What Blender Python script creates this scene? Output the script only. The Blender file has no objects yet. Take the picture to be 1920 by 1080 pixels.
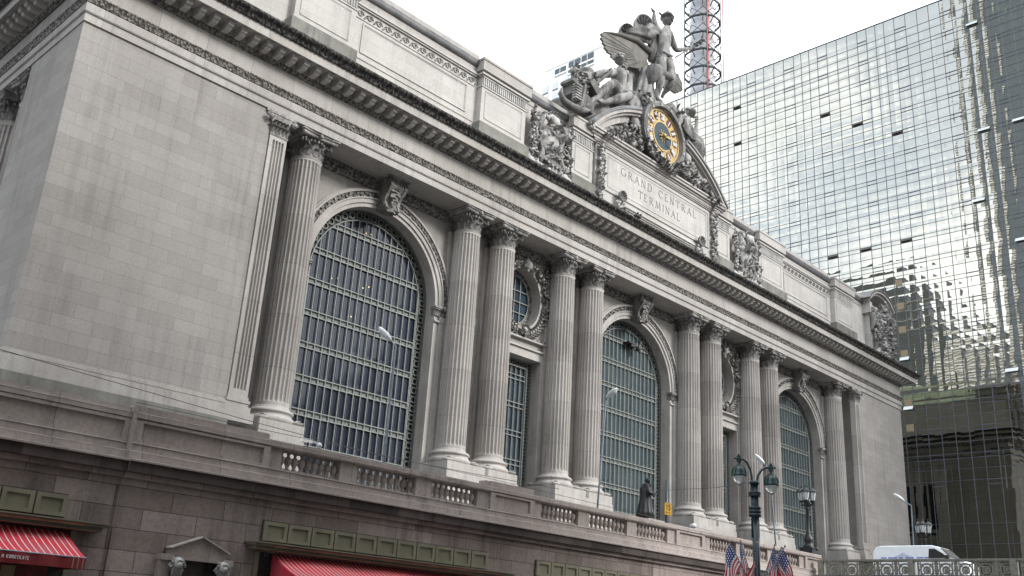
import bpy, math, random
from mathutils import Vector, Matrix, noise
random.seed(7)
R = math.radians
PI = math.pi
sc = bpy.context.scene
COL = sc.collection

# ------------------------------------------------------------------ mesh builder
class MB:
    def __init__(s): s.v = []; s.f = []; s.m = []; s.mi = 0; s.sm = []; s.smooth = False
    def add(s, vs, fs):
        n = len(s.v); s.v.extend([tuple(v) for v in vs])
        for f in fs: s.f.append(tuple(i + n for i in f)); s.m.append(s.mi); s.sm.append(s.smooth)
    def box(s, x0, x1, y0, y1, z0, z1):
        vs = [(x, y, z) for z in (z0, z1) for y in (y0, y1) for x in (x0, x1)]
        s.add(vs, [(0,2,3,1),(4,5,7,6),(0,1,5,4),(2,6,7,3),(0,4,6,2),(1,3,7,5)])
    def bar(s, p, q, w, d=None, up=(0,0,1)):
        p = Vector(p); q = Vector(q); d = d or w
        t = (q - p).normalized(); a = t.cross(Vector(up))
        if a.length < 1e-3: a = t.cross(Vector((1,0,0)))
        a.normalize(); b = a.cross(t)
        a *= w/2; b *= d/2
        vs = [p-a-b, p+a-b, p+a+b, p-a+b, q-a-b, q+a-b, q+a+b, q-a+b]
        s.add(vs, [(0,3,2,1),(4,5,6,7),(0,1,5,4),(1,2,6,5),(2,3,7,6),(3,0,4,7)])
    def prism(s, pts, y0, y1):          # polygon in XZ, extruded along Y (y0 = front)
        n = len(pts)
        vs = [(x, y0, z) for x, z in pts] + [(x, y1, z) for x, z in pts]
        s.add(vs, [tuple(range(n)), tuple(range(2*n-1, n-1, -1))] + [(i, i+n, (i+1) % n + n, (i+1) % n) for i in range(n)])
    def face(s, pts): s.add(pts, [tuple(range(len(pts)))])
    def strip(s, a, b, closed=False):
        n = len(a); k = n if closed else n-1
        s.add(list(a)+list(b), [(i, (i+1) % n, (i+1) % n + n, i+n) for i in range(k)])
    def loft(s, rings, cap=True, closed=True):
        n = len(rings[0]); vs = [v for r in rings for v in r]; fs = []
        for j in range(len(rings)-1):
            for i in range(n if closed else n-1):
                fs.append((j*n+i, j*n+(i+1) % n, (j+1)*n+(i+1) % n, (j+1)*n+i))
        if cap and closed: fs += [tuple(range(n-1, -1, -1)), tuple(range((len(rings)-1)*n, len(rings)*n))]
        s.add(vs, fs)
    def tube(s, pts, r, n=8, cap=True):
        pts = [Vector(p) for p in pts]; rs = r if isinstance(r, (list, tuple)) else [r]*len(pts)
        rings = []; up = None
        for i, p in enumerate(pts):
            t = (pts[min(i+1, len(pts)-1)] - pts[max(i-1, 0)]).normalized()
            if up is None:
                up = Vector((0,0,1)) if abs(t.z) < .9 else Vector((0,1,0))
            a = t.cross(up).normalized(); b = a.cross(t).normalized(); up = b
            rings.append([p + a*math.cos(2*PI*k/n)*rs[i] + b*math.sin(2*PI*k/n)*rs[i] for k in range(n)])
        s.loft(rings, cap)
    def lathe(s, prof, c=(0,0,0), n=24, cap=True):
        rings = [[(c[0]+r*math.cos(2*PI*k/n), c[1]+r*math.sin(2*PI*k/n), c[2]+z) for k in range(n)] for r, z in prof]
        s.loft(rings, cap)
    def ball(s, c, r, nu=10, nv=7, amp=0., rot=None, freq=1.5, seed=0.):
        if not isinstance(r, (list, tuple)): r = (r, r, r)
        rings = []
        for j in range(nv+1):
            th = PI*j/nv; th = min(max(th, .12), PI-.12)
            ring = []
            for i in range(nu):
                ph = 2*PI*i/nu
                d = Vector((math.sin(th)*math.cos(ph), math.sin(th)*math.sin(ph), math.cos(th)))
                k = 1 + (amp*noise.noise(d*freq+Vector((seed, seed*1.7, c[0])))*2 if amp else 0)
                v = Vector((d.x*r[0]*k, d.y*r[1]*k, d.z*r[2]*k))
                if rot is not None: v = rot @ v
                ring.append(v + Vector(c))
            rings.append(ring)
        keep = s.smooth; s.smooth = True; s.loft(rings[::-1], True); s.smooth = keep
    def leaf(s, base, direc, nrm, L, W, curl=.5, th=.05, nseg=5):
        """acanthus-like curled leaf: a lobed tapered strip that arches out along nrm"""
        base = Vector(base); d = Vector(direc).normalized(); n = Vector(nrm).normalized(); w = d.cross(n).normalized()
        top = []; 
        for i in range(nseg+1):
            t = i/nseg
            c = base + d*(L*math.sin(t*1.45)/1.0*(1-.12*t)) + n*(curl*L*t*t)
            if t > .75: c -= d*(t-.75)*L*.5
            hw = W/2*(.62+.48*math.sin(t*PI*.85))*(1-.55*t**3)*(1+.07*((-1)**i))
            top.append((c - w*hw, c + n*th*1.6, c + w*hw))
        keep = s.smooth; s.smooth = True
        A = [a for a, _, _ in top]; B = [b for _, b, _ in top]; C_ = [c for _, _, c in top]
        s.strip(A, B); s.strip(B, C_)
        D = [c - n*th for c in B]; s.strip(C_, D); s.strip(D, A); s.smooth = keep
    def merge(s, o, M=None):
        mi = s.mi; n = len(s.v)
        for v in o.v:
            s.v.append(tuple(M @ Vector(v)) if M is not None else v)
        for f, m, k in zip(o.f, o.m, o.sm): s.f.append(tuple(i+n for i in f)); s.m.append(m or mi); s.sm.append(k)

WL = {}   # world location of parents (no rotations on parents of world-coordinate meshes)
def link(o, parent=None):
    COL.objects.link(o)
    if parent is not None: o.parent = parent
    return o
def tag(o, label=None, cat=None, group=None, kind=None):
    if label: o['label'] = label
    if cat: o['category'] = cat
    if group: o['group'] = group
    if kind: o['kind'] = kind
    return o
def mesh(name, mb, mats, off=(0,0,0), smooth=None):
    me = bpy.data.meshes.new(name)
    ox, oy, oz = off
    me.from_pydata([(x-ox, y-oy, z-oz) for x, y, z in mb.v], [], mb.f)
    if not isinstance(mats, (list, tuple)): mats = [mats]
    for m in mats: me.materials.append(m)
    me.polygons.foreach_set('material_index', mb.m)
    me.polygons.foreach_set('use_smooth', [bool(k) or bool(smooth) for k in mb.sm])
    me.update()
    return me
def obj(name, mb, mats, parent=None, label=None, smooth=None, at=None, local=False):
    """world-coordinate mesh; 'at' sets the object's own origin. local: vertices already in the parent's frame"""
    pl = WL.get(parent.name, (0,0,0)) if parent is not None else (0,0,0)
    if local:
        o = bpy.data.objects.new(name, mesh(name, mb, mats, (0,0,0), smooth)); link(o, parent)
        if at: o.location = at
        WL[o.name] = (0,0,0)
    else:
        w = at or pl
        o = bpy.data.objects.new(name, mesh(name, mb, mats, w, smooth)); link(o, parent)
        o.location = tuple(w[i]-pl[i] for i in range(3)); WL[o.name] = w
    if label: o['label'] = label
    return o
def empty(name, loc, label=None, cat=None, group=None, rz=0):
    o = bpy.data.objects.new(name, None); COL.objects.link(o); o.location = loc; o.rotation_euler = (0,0,rz)
    o.empty_display_size = .3
    WL[o.name] = tuple(loc); tag(o, label, cat, group); return o
def copy_tree(o, parent=None, depth=0):
    c = o.copy(); COL.objects.link(c)
    if parent is not None: c.parent = parent
    for ch in list(o.children): copy_tree(ch, c)
    return c
def kids(o): return list(o.children)

def skin_body(name, J, E, root, sub=2):
    """one continuous surface grown around connected joints. J: name->(pos, radius or (rx,ry))"""
    ks = list(J); idx = {k: i for i, k in enumerate(ks)}
    me = bpy.data.meshes.new(name); me.from_pydata([J[k][0] for k in ks], [(idx[a], idx[b]) for a, b in E], [])
    o = bpy.data.objects.new(name, me); COL.objects.link(o)
    m = o.modifiers.new('s', 'SKIN'); m.use_smooth_shade = True; m.branch_smoothing = .6
    if not me.skin_vertices: 
        bpy.context.view_layer.objects.active = o
    sv = me.skin_vertices[0].data
    for k in ks:
        r = J[k][1]; sv[idx[k]].radius = (r, r) if not isinstance(r, tuple) else r
        sv[idx[k]].use_root = (k == root)
    if sub:
        s = o.modifiers.new('u', 'SUBSURF'); s.levels = sub; s.render_levels = sub
    dg = bpy.context.evaluated_depsgraph_get(); ev = o.evaluated_get(dg); em = ev.to_mesh()
    mb = MB(); mb.smooth = True
    mb.add([tuple(v.co) for v in em.vertices], [tuple(p.vertices) for p in em.polygons])
    ev.to_mesh_clear(); bpy.data.objects.remove(o); bpy.data.meshes.remove(me)
    return mb
CAMR = ((0.684979, -0.726123, 0.059576), (-0.283542, -0.190362, 0.939876), (0.671124, 0.660688, 0.33628))
CAMP = (-62.6311, -44.7672, -10.0733)
EXPOSURE = 1.68
# ------------------------------------------------------------------ materials
def newmat(name):
    m = bpy.data.materials.new(name); m.use_nodes = True
    nt = m.node_tree; nt.nodes.clear()
    out = nt.nodes.new('ShaderNodeOutputMaterial'); b = nt.nodes.new('ShaderNodeBsdfPrincipled')
    nt.links.new(b.outputs[0], out.inputs[0])
    return m, nt, b
def N(nt, t, **k):
    n = nt.nodes.new(t)
    for a, v in k.items():
        if a.startswith('i_'):
            key = a[2:]; key = int(key) if key.isdigit() else key.replace('_', ' ')
            n.inputs[key].default_value = v
        else: setattr(n, a, v)
    return n
def Lk(nt, a, b): nt.links.new(a, b)
def mth(nt, op, a, b=None, clamp=False):
    n = nt.nodes.new('ShaderNodeMath'); n.operation = op; n.use_clamp = clamp
    for i, v in enumerate((a, b)):
        if v is None: continue
        if isinstance(v, (int, float)): n.inputs[i].default_value = v
        else: nt.links.new(v, n.inputs[i])
    return n.outputs[0]
def mixc(nt, fac, a, b, mode='MIX'):
    n = nt.nodes.new('ShaderNodeMix'); n.data_type = 'RGBA'; n.blend_type = mode
    for i, v in ((0, fac), (6, a), (7, b)):
        if isinstance(v, (int, float)): n.inputs[i].default_value = v
        elif isinstance(v, tuple): n.inputs[i].default_value = v if len(v) == 4 else (*v, 1)
        else: nt.links.new(v, n.inputs[i])
    return n.outputs[2]
def pos(nt):
    g = N(nt, 'ShaderNodeNewGeometry'); return g.outputs['Position'], g.outputs['Normal']
def ramp(nt, v, p0, p1, c0=(0,0,0,1), c1=(1,1,1,1)):
    r = N(nt, 'ShaderNodeValToRGB'); r.color_ramp.elements[0].position = p0; r.color_ramp.elements[1].position = p1
    r.color_ramp.elements[0].color = c0; r.color_ramp.elements[1].color = c1
    nt.links.new(v, r.inputs[0]); return r.outputs[0]
def nz(nt, vec, scale, detail=4, rough=.55, stretch=None):
    n = N(nt, 'ShaderNodeTexNoise'); n.inputs['Scale'].default_value = scale; n.inputs['Detail'].default_value = detail
    n.inputs['Roughness'].default_value = rough
    if stretch:
        mp = N(nt, 'ShaderNodeMapping'); mp.inputs['Scale'].default_value = stretch; nt.links.new(vec, mp.inputs[0]); vec = mp.outputs[0]
    nt.links.new(vec, n.inputs['Vector']); return n.outputs[0]
def wallvec(nt):
    """(along the wall, height) from world position, whichever way the wall faces"""
    P, Nn = pos(nt); sp = N(nt, 'ShaderNodeSeparateXYZ'); Lk(nt, P, sp.inputs[0]); sn = N(nt, 'ShaderNodeSeparateXYZ'); Lk(nt, Nn, sn.inputs[0])
    side = mth(nt, 'GREATER_THAN', mth(nt, 'ABSOLUTE', sn.outputs[0]), .7)
    u = mth(nt, 'ADD', mth(nt, 'MULTIPLY', sp.outputs[0], mth(nt, 'SUBTRACT', 1, side)), mth(nt, 'MULTIPLY', sp.outputs[1], side))
    c = N(nt, 'ShaderNodeCombineXYZ'); Lk(nt, u, c.inputs[0]); Lk(nt, sp.outputs[2], c.inputs[1]); return c.outputs[0], P
def bump(nt, b, h, strength=.3, dist=.05, prev=None):
    n = N(nt, 'ShaderNodeBump'); n.inputs['Strength'].default_value = strength; n.inputs['Distance'].default_value = dist
    Lk(nt, h, n.inputs['Height'])
    if prev is not None: Lk(nt, prev, n.inputs['Normal'])
    Lk(nt, n.outputs[0], b.inputs['Normal']); return n.outputs[0]

def stone(name, c1, c2, bw=1.9, bh=.62, mortar=.012, mcol=(.16,.15,.14), streak=.35, blotch=.3, rough=.9, fine=.35, blocks=True, offset=.5, joint_soft=.3, bumpk=.25, tint=None):
    m, nt, b = newmat(name); vec, P = wallvec(nt)
    if blocks:
        br = N(nt, 'ShaderNodeTexBrick'); br.offset = offset; br.inputs['Scale'].default_value = 1
        br.inputs['Color1'].default_value = (*c1, 1); br.inputs['Color2'].default_value = (*c2, 1)
        br.inputs['Mortar'].default_value = (*mcol, 1); br.inputs['Mortar Size'].default_value = mortar; br.inputs['Mortar Smooth'].default_value = joint_soft
        br.inputs['Brick Width'].default_value = bw; br.inputs['Row Height'].default_value = bh; br.inputs['Bias'].default_value = -.1
        # wobble the joints a little
        w = nz(nt, P, .9, 2); wv = N(nt, 'ShaderNodeCombineXYZ'); k = mth(nt, 'MULTIPLY', mth(nt, 'SUBTRACT', w, .5), .035)
        Lk(nt, k, wv.inputs[0]); Lk(nt, k, wv.inputs[1])
        va = N(nt, 'ShaderNodeVectorMath'); Lk(nt, vec, va.inputs[0]); Lk(nt, wv.outputs[0], va.inputs[1]); Lk(nt, va.outputs[0], br.inputs['Vector'])
        col = br.outputs['Color']; mf = br.outputs['Fac']
    else:
        col = mixc(nt, ramp(nt, nz(nt, P, .8, 3), .35, .65), c1, c2); mf = None
    # weather: broad blotches, vertical run-off streaks, fine grain
    bl = ramp(nt, nz(nt, P, .16, 5, .6), .32, .7)
    col = mixc(nt, bl, col, mixc(nt, 1.0, col, (1-blotch, 1-blotch*1.02, 1-blotch*1.05), 'MULTIPLY'))
    stv = nz(nt, P, 1.0, 5, .65, (2.3, 2.3, .09))
    st = ramp(nt, stv, .45, .75)
    st = mth(nt, 'MULTIPLY', st, ramp(nt, nz(nt, P, .23, 3), .35, .62))
    col = mixc(nt, st, col, mixc(nt, 1.0, col, (1-streak, 1-streak, 1-streak*.95), 'MULTIPLY'))
    fg = nz(nt, P, 9, 6, .7)
    col = mixc(nt, fine, col, mixc(nt, 1.0, col, ramp(nt, fg, .3, .72, (.62,.6,.58,1), (1.3,1.3,1.28,1)), 'MULTIPLY'))
    Lk(nt, col, b.inputs['Base Color']); b.inputs['Roughness'].default_value = rough
    b.inputs['Specular IOR Level'].default_value = .25
    h = mth(nt, 'ADD', mth(nt, 'MULTIPLY', fg, .25), mth(nt, 'MULTIPLY', mth(nt, 'SUBTRACT', 1, mf), 1.0)) if mf is not None else mth(nt, 'MULTIPLY', fg, .4)
    bump(nt, b, h, bumpk, .04)
    return m
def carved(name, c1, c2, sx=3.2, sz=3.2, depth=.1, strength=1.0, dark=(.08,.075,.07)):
    """close-set foliage carving: real relief is modelled, this adds the small undercut work and hollows darkened with painted shade and dirt"""
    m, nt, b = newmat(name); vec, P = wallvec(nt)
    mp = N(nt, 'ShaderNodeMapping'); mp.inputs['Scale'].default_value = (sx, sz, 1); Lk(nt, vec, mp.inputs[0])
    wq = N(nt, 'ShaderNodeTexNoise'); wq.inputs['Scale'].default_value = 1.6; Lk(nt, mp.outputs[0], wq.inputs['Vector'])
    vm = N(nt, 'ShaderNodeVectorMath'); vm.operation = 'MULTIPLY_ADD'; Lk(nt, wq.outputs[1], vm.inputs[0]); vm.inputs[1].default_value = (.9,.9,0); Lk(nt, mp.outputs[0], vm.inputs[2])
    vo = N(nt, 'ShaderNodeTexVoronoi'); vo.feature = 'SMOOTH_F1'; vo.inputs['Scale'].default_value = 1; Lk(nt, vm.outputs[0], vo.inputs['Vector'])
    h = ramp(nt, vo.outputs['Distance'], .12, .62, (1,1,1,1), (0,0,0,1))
    col = mixc(nt, h, dark, mixc(nt, ramp(nt, nz(nt, P, 1.2, 4), .35, .65), c1, c2))  # crevices take the dark tone: occlusion shade and dirt put into colour
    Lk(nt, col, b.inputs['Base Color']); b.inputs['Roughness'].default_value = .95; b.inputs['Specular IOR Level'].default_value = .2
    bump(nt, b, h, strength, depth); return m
def soot_and_shade(name, c1, c2, dark, scale=2.5, lo=.4, hi=.62, rough=.9):
    m, nt, b = newmat(name); P, Nn = pos(nt)
    base = mixc(nt, ramp(nt, nz(nt, P, scale, 6, .65), .35, .65), c1, c2)
    d = ramp(nt, nz(nt, P, scale*.6, 6, .7, (1.5, 1.5, .5)), lo, hi)
    # hollows darkened: their shade, with some soot, put into the colour
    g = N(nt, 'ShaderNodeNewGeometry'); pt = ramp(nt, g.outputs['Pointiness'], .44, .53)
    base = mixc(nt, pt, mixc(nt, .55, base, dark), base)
    col = mixc(nt, d, base, mixc(nt, .82, base, dark))
    Lk(nt, col, b.inputs['Base Color']); b.inputs['Roughness'].default_value = rough; b.inputs['Specular IOR Level'].default_value = .25
    bump(nt, b, nz(nt, P, 7, 6, .7), .5, .06); return m
def plain(name, c, rough=.5, metal=0., noise_amt=.15, scale=3., spec=.5, em=None):
    m, nt, b = newmat(name); P, Nn = pos(nt)
    col = mixc(nt, ramp(nt, nz(nt, P, scale, 5), .3, .7), tuple(x*(1-noise_amt) for x in c), tuple(min(1, x*(1+noise_amt)) for x in c))
    Lk(nt, col, b.inputs['Base Color']); b.inputs['Roughness'].default_value = rough; b.inputs['Metallic'].default_value = metal
    b.inputs['Specular IOR Level'].default_value = spec
    if em: b.inputs['Emission Color'].default_value = (*em[0], 1); b.inputs['Emission Strength'].default_value = em[1]
    return m
LC1, LC2 = (.395,.375,.360), (.460,.440,.425)
M = {}
M['lime'] = stone('limestone_ashlar', (.318,.302,.290), (.368,.351,.338), 1.95, .66, .008, (.20,.19,.18), streak=.30, blotch=.20)
M['lime_side'] = M['lime']
M['smooth'] = stone('limestone_dressed', LC1, LC2, 2.8, 50., .010, (.15,.14,.13), streak=.42, blotch=.22, offset=.0)
M['plain_lime'] = stone('limestone_plain', LC1, LC2, blocks=False, streak=.45, blotch=.22)
M['attic'] = stone('limestone_attic', (.43,.414,.40), (.49,.473,.458), 1.6, .75, .006, (.26,.25,.24), streak=.25, blotch=.14)
M['column'] = stone('limestone_column', (.415,.393,.376), (.495,.472,.453), 60., 3.05, .009, (.16,.15,.14), streak=.5, blotch=.3)
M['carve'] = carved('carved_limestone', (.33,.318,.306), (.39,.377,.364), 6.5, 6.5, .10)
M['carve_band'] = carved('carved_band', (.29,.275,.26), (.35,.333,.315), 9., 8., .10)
M['capital'] = soot_and_shade('weathered_capital_stone', (.33,.32,.31), (.43,.418,.405), (.07,.067,.064), 2.2)
M['sculpt'] = soot_and_shade('weathered_sculpture_stone', (.20,.195,.19), (.37,.36,.352), (.035,.034,.033), .9, .46, .62)
M['ornament'] = soot_and_shade('weathered_ornament_stone', (.37,.365,.358), (.48,.472,.463), (.09,.088,.085), 1.3, .5, .72)
M['soot'] = carved('soot_black_moulding', (.10,.095,.09), (.15,.145,.14), 7., 6., .1, dark=(.03,.029,.028))
M['lead'] = plain('dark_lead_flashing', (.12,.12,.125), .55, .2, .3, 1.2)
M['damp'] = stone('damp_stained_base_stone', (.20,.20,.185), (.27,.27,.25), blocks=False, streak=.6, blotch=.4)
M['granite'] = stone('pink_granite_blocks', (.245,.202,.190), (.375,.318,.304), 1.75, .60, .010, (.07,.055,.052), streak=.55, blotch=.45, fine=.6, joint_soft=.2)
M['granite_trim'] = stone('pink_granite_trim', (.35,.30,.286), (.42,.37,.354), 2.6, 50., .008, (.07,.055,.05), streak=.5, blotch=.3, fine=.55, offset=0)
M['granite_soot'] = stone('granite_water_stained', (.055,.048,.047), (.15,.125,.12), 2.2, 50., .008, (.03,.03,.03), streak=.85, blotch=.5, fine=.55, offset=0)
M['iron'] = plain('grey_green_window_iron', (.195,.21,.20), .6, 0, .2, 4)
M['iron_dark'] = plain('dark_grille_iron', (.13,.145,.14), .6, 0, .3, 5)
M['iron_ring'] = plain('weathered_ring_iron', (.11,.12,.115), .6, 0, .3, 5)
M['green_panel'] = plain('olive_green_paint', (.165,.155,.105), .5, 0, .15, 2)
M['green_trim'] = plain('olive_green_trim', (.14,.13,.092), .45, 0, .2, 2)
M['rust_wood'] = plain('rusty_brown_soffit', (.16,.085,.055), .7, 0, .4, 1.5)
M['bronze'] = plain('dark_bronze', (.022,.023,.026), .45, .3, .4, 2)
M['lamp_green'] = plain('dark_green_lamp_paint', (.012,.04,.042), .32, .1, .25, 5)
M['lamp_blue'] = plain('dark_blue_grey_lamp_paint', (.02,.038,.05), .35, .1, .25, 5)
M['steel'] = plain('galvanised_steel', (.16,.20,.24), .5, .3, .2, 4)
M['shaft'] = plain('pale_blue_grey_shaft', (.30,.31,.335), .4, .2, .3, .12)
M['lamp_white'] = plain('white_lamp_housing', (.55,.58,.60), .4, 0, .08, 4)
M['white'] = plain('white_van_paint', (.86,.90,.95), .3, 0, .05, 2)
M['black'] = plain('black_rubber', (.02,.02,.02), .6, 0, .2, 4)
M['wire'] = plain('black_wire', (.03,.03,.03), .6)
M['mortar'] = plain('edge_highlight', (.5,.47,.45), .8, 0, .3, 2)  # pale tone for lines where ledge edges catch sky light
M['wingstone'] = soot_and_shade('weathered_shaded_wing_stone', (.13,.124,.112), (.19,.18,.165), (.05,.048,.045), .6, .5, .75)  # darker than the other sculpture: shadow under the wing put into the colour
M['gold'] = plain('gilded_metal', (.36,.26,.10), .45, .3, .15, 6)
M['enamel_white'] = plain('white_enamel', (.6,.6,.6), .4)
M['enamel_plum'] = plain('plum_glass', (.10,.035,.04), .3, 0, .3, 3)
M['enamel_blue'] = plain('blue_glass', (.012,.035,.055), .3, 0, .7, 5)
M['rail'] = plain('olive_bronze_railing_paint', (.21,.205,.175), .6, 0, .25, 4)
M['orange'] = plain('red_orange_mast_paint', (.30,.055,.03), .5)
M['pale'] = plain('pale_far_concrete', (.86,.86,.84), .9, 0, .04, .1)
M['road_deck'] = plain('worn_road_deck', (.15,.148,.145), .9, 0, .2, .8)
M['asphalt'] = plain('asphalt', (.06,.06,.062), .9, 0, .25, .8)
M['pave'] = stone('pavement_slabs', (.22,.21,.20), (.26,.25,.24), 1.5, 1.5, .012, blocks=True)
M['copper'] = plain('green_copper_roof', (.22,.27,.17), .7, 0, .3, .6)
M['sign_yellow'] = plain('yellow_sign_face', (.46,.26,.02), .4, 0, .05)
M['letter'] = plain('incised_shadow_grey_stone', (.21,.205,.20), .9, 0, .2, 4)
M['pigeon'] = plain('pigeon_feathers', (.05,.05,.055), .8)
M['red_int'] = plain('dark_red_shop_interior', (.10,.012,.012), .7, 0, .5, 2)
M['dark'] = plain('dark_shop_interior', (.012,.012,.012), .7)
M['tan_blind'] = plain('tan_blind', (.22,.175,.11), .8, 0, .1)

def glassmat(name, c0, c1, scale=.35, rough=.08, spec=.5, px=.54, pz=2.01):
    m, nt, b = newmat(name); vec, P = wallvec(nt)
    sp = N(nt, 'ShaderNodeSeparateXYZ'); Lk(nt, vec, sp.inputs[0])
    cx = N(nt, 'ShaderNodeCombineXYZ')
    Lk(nt, mth(nt, 'FLOOR', mth(nt, 'DIVIDE', sp.outputs[0], px)), cx.inputs[0]); Lk(nt, mth(nt, 'FLOOR', mth(nt, 'DIVIDE', sp.outputs[1], pz)), cx.inputs[1])
    wn = N(nt, 'ShaderNodeTexWhiteNoise'); Lk(nt, cx.outputs[0], wn.inputs[0])
    f = mth(nt, 'ADD', mth(nt, 'MULTIPLY', wn.outputs[0], .5), mth(nt, 'MULTIPLY', ramp(nt, nz(nt, P, scale, 4), .3, .7), .5))
    Lk(nt, mixc(nt, f, c0, c1), b.inputs['Base Color']); b.inputs['Roughness'].default_value = rough
    b.inputs['Specular IOR Level'].default_value = spec
    # old panes are never quite flat
    nn = N(nt, 'ShaderNodeVectorMath'); nn.operation = 'MULTIPLY_ADD'; Lk(nt, wn.outputs[1], nn.inputs[0]); nn.inputs[1].default_value = (.05,.05,.05)
    g = N(nt, 'ShaderNodeNewGeometry'); Lk(nt, g.outputs['Normal'], nn.inputs[2]); nv = N(nt, 'ShaderNodeVectorMath'); nv.operation = 'NORMALIZE'
    Lk(nt, nn.outputs[0], nv.inputs[0]); Lk(nt, nv.outputs[0], b.inputs['Normal'])
    return m
M['glass_navy'] = glassmat('navy_window_glass', (.013,.016,.028), (.034,.041,.062), spec=.3)
M['glass_teal'] = glassmat('teal_window_glass', (.034,.050,.058), (.075,.10,.11), spec=.4)
M['glass_small'] = glassmat('blue_grey_window_glass', (.018,.028,.040), (.045,.068,.088), spec=.4)

def awning():
    m, nt, b = newmat('red_striped_canvas'); P, Nn = pos(nt)
    sp = N(nt, 'ShaderNodeSeparateXYZ'); Lk(nt, P, sp.inputs[0])
    fr = mth(nt, 'FRACT', mth(nt, 'DIVIDE', sp.outputs[0], .178))
    st = mth(nt, 'LESS_THAN', fr, .15)
    col = mixc(nt, ramp(nt, nz(nt, P, 1.3, 5, .7), .38, .68), (.47,.022,.045), (.34,.075,.10))
    col = mixc(nt, st, col, (.62,.52,.44))
    Lk(nt, col, b.inputs['Base Color']); b.inputs['Roughness'].default_value = .8; b.inputs['Specular IOR Level'].default_value = .2
    return m
M['awning'] = awning()
M['valance'] = plain('dark_red_canvas', (.16,.010,.014), .85, 0, .2, 2)

def flagmat():
    m, nt, b = newmat('star_and_stripe_cloth')
    uv = N(nt, 'ShaderNodeUVMap'); sp = N(nt, 'ShaderNodeSeparateXYZ'); Lk(nt, uv.outputs[0], sp.inputs[0])
    u, v = sp.outputs[0], sp.outputs[1]
    s = mth(nt, 'LESS_THAN', mth(nt, 'FRACT', mth(nt, 'MULTIPLY', v, 6.5)), .5)
    col = mixc(nt, s, (.70,.68,.68), (.42,.02,.035))
    can = mth(nt, 'MULTIPLY', mth(nt, 'LESS_THAN', u, .42), mth(nt, 'GREATER_THAN', v, .46))
    vo = N(nt, 'ShaderNodeCombineXYZ'); Lk(nt, mth(nt, 'SUBTRACT', mth(nt, 'FRACT', mth(nt, 'MULTIPLY', u, 14.3)), .5), vo.inputs[0]); Lk(nt, mth(nt, 'SUBTRACT', mth(nt, 'FRACT', mth(nt, 'MULTIPLY', v, 9.3)), .5), vo.inputs[1])
    ln = N(nt, 'ShaderNodeVectorMath'); ln.operation = 'LENGTH'; Lk(nt, vo.outputs[0], ln.inputs[0])
    star = mth(nt, 'LESS_THAN', ln.outputs['Value'], .24)
    blue = mixc(nt, star, (.02,.03,.16), (.75,.75,.78))
    col = mixc(nt, can, col, blue)
    Lk(nt, col, b.inputs['Base Color']); b.inputs['Roughness'].default_value = .8
    return m
M['flag'] = flagmat()

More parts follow.
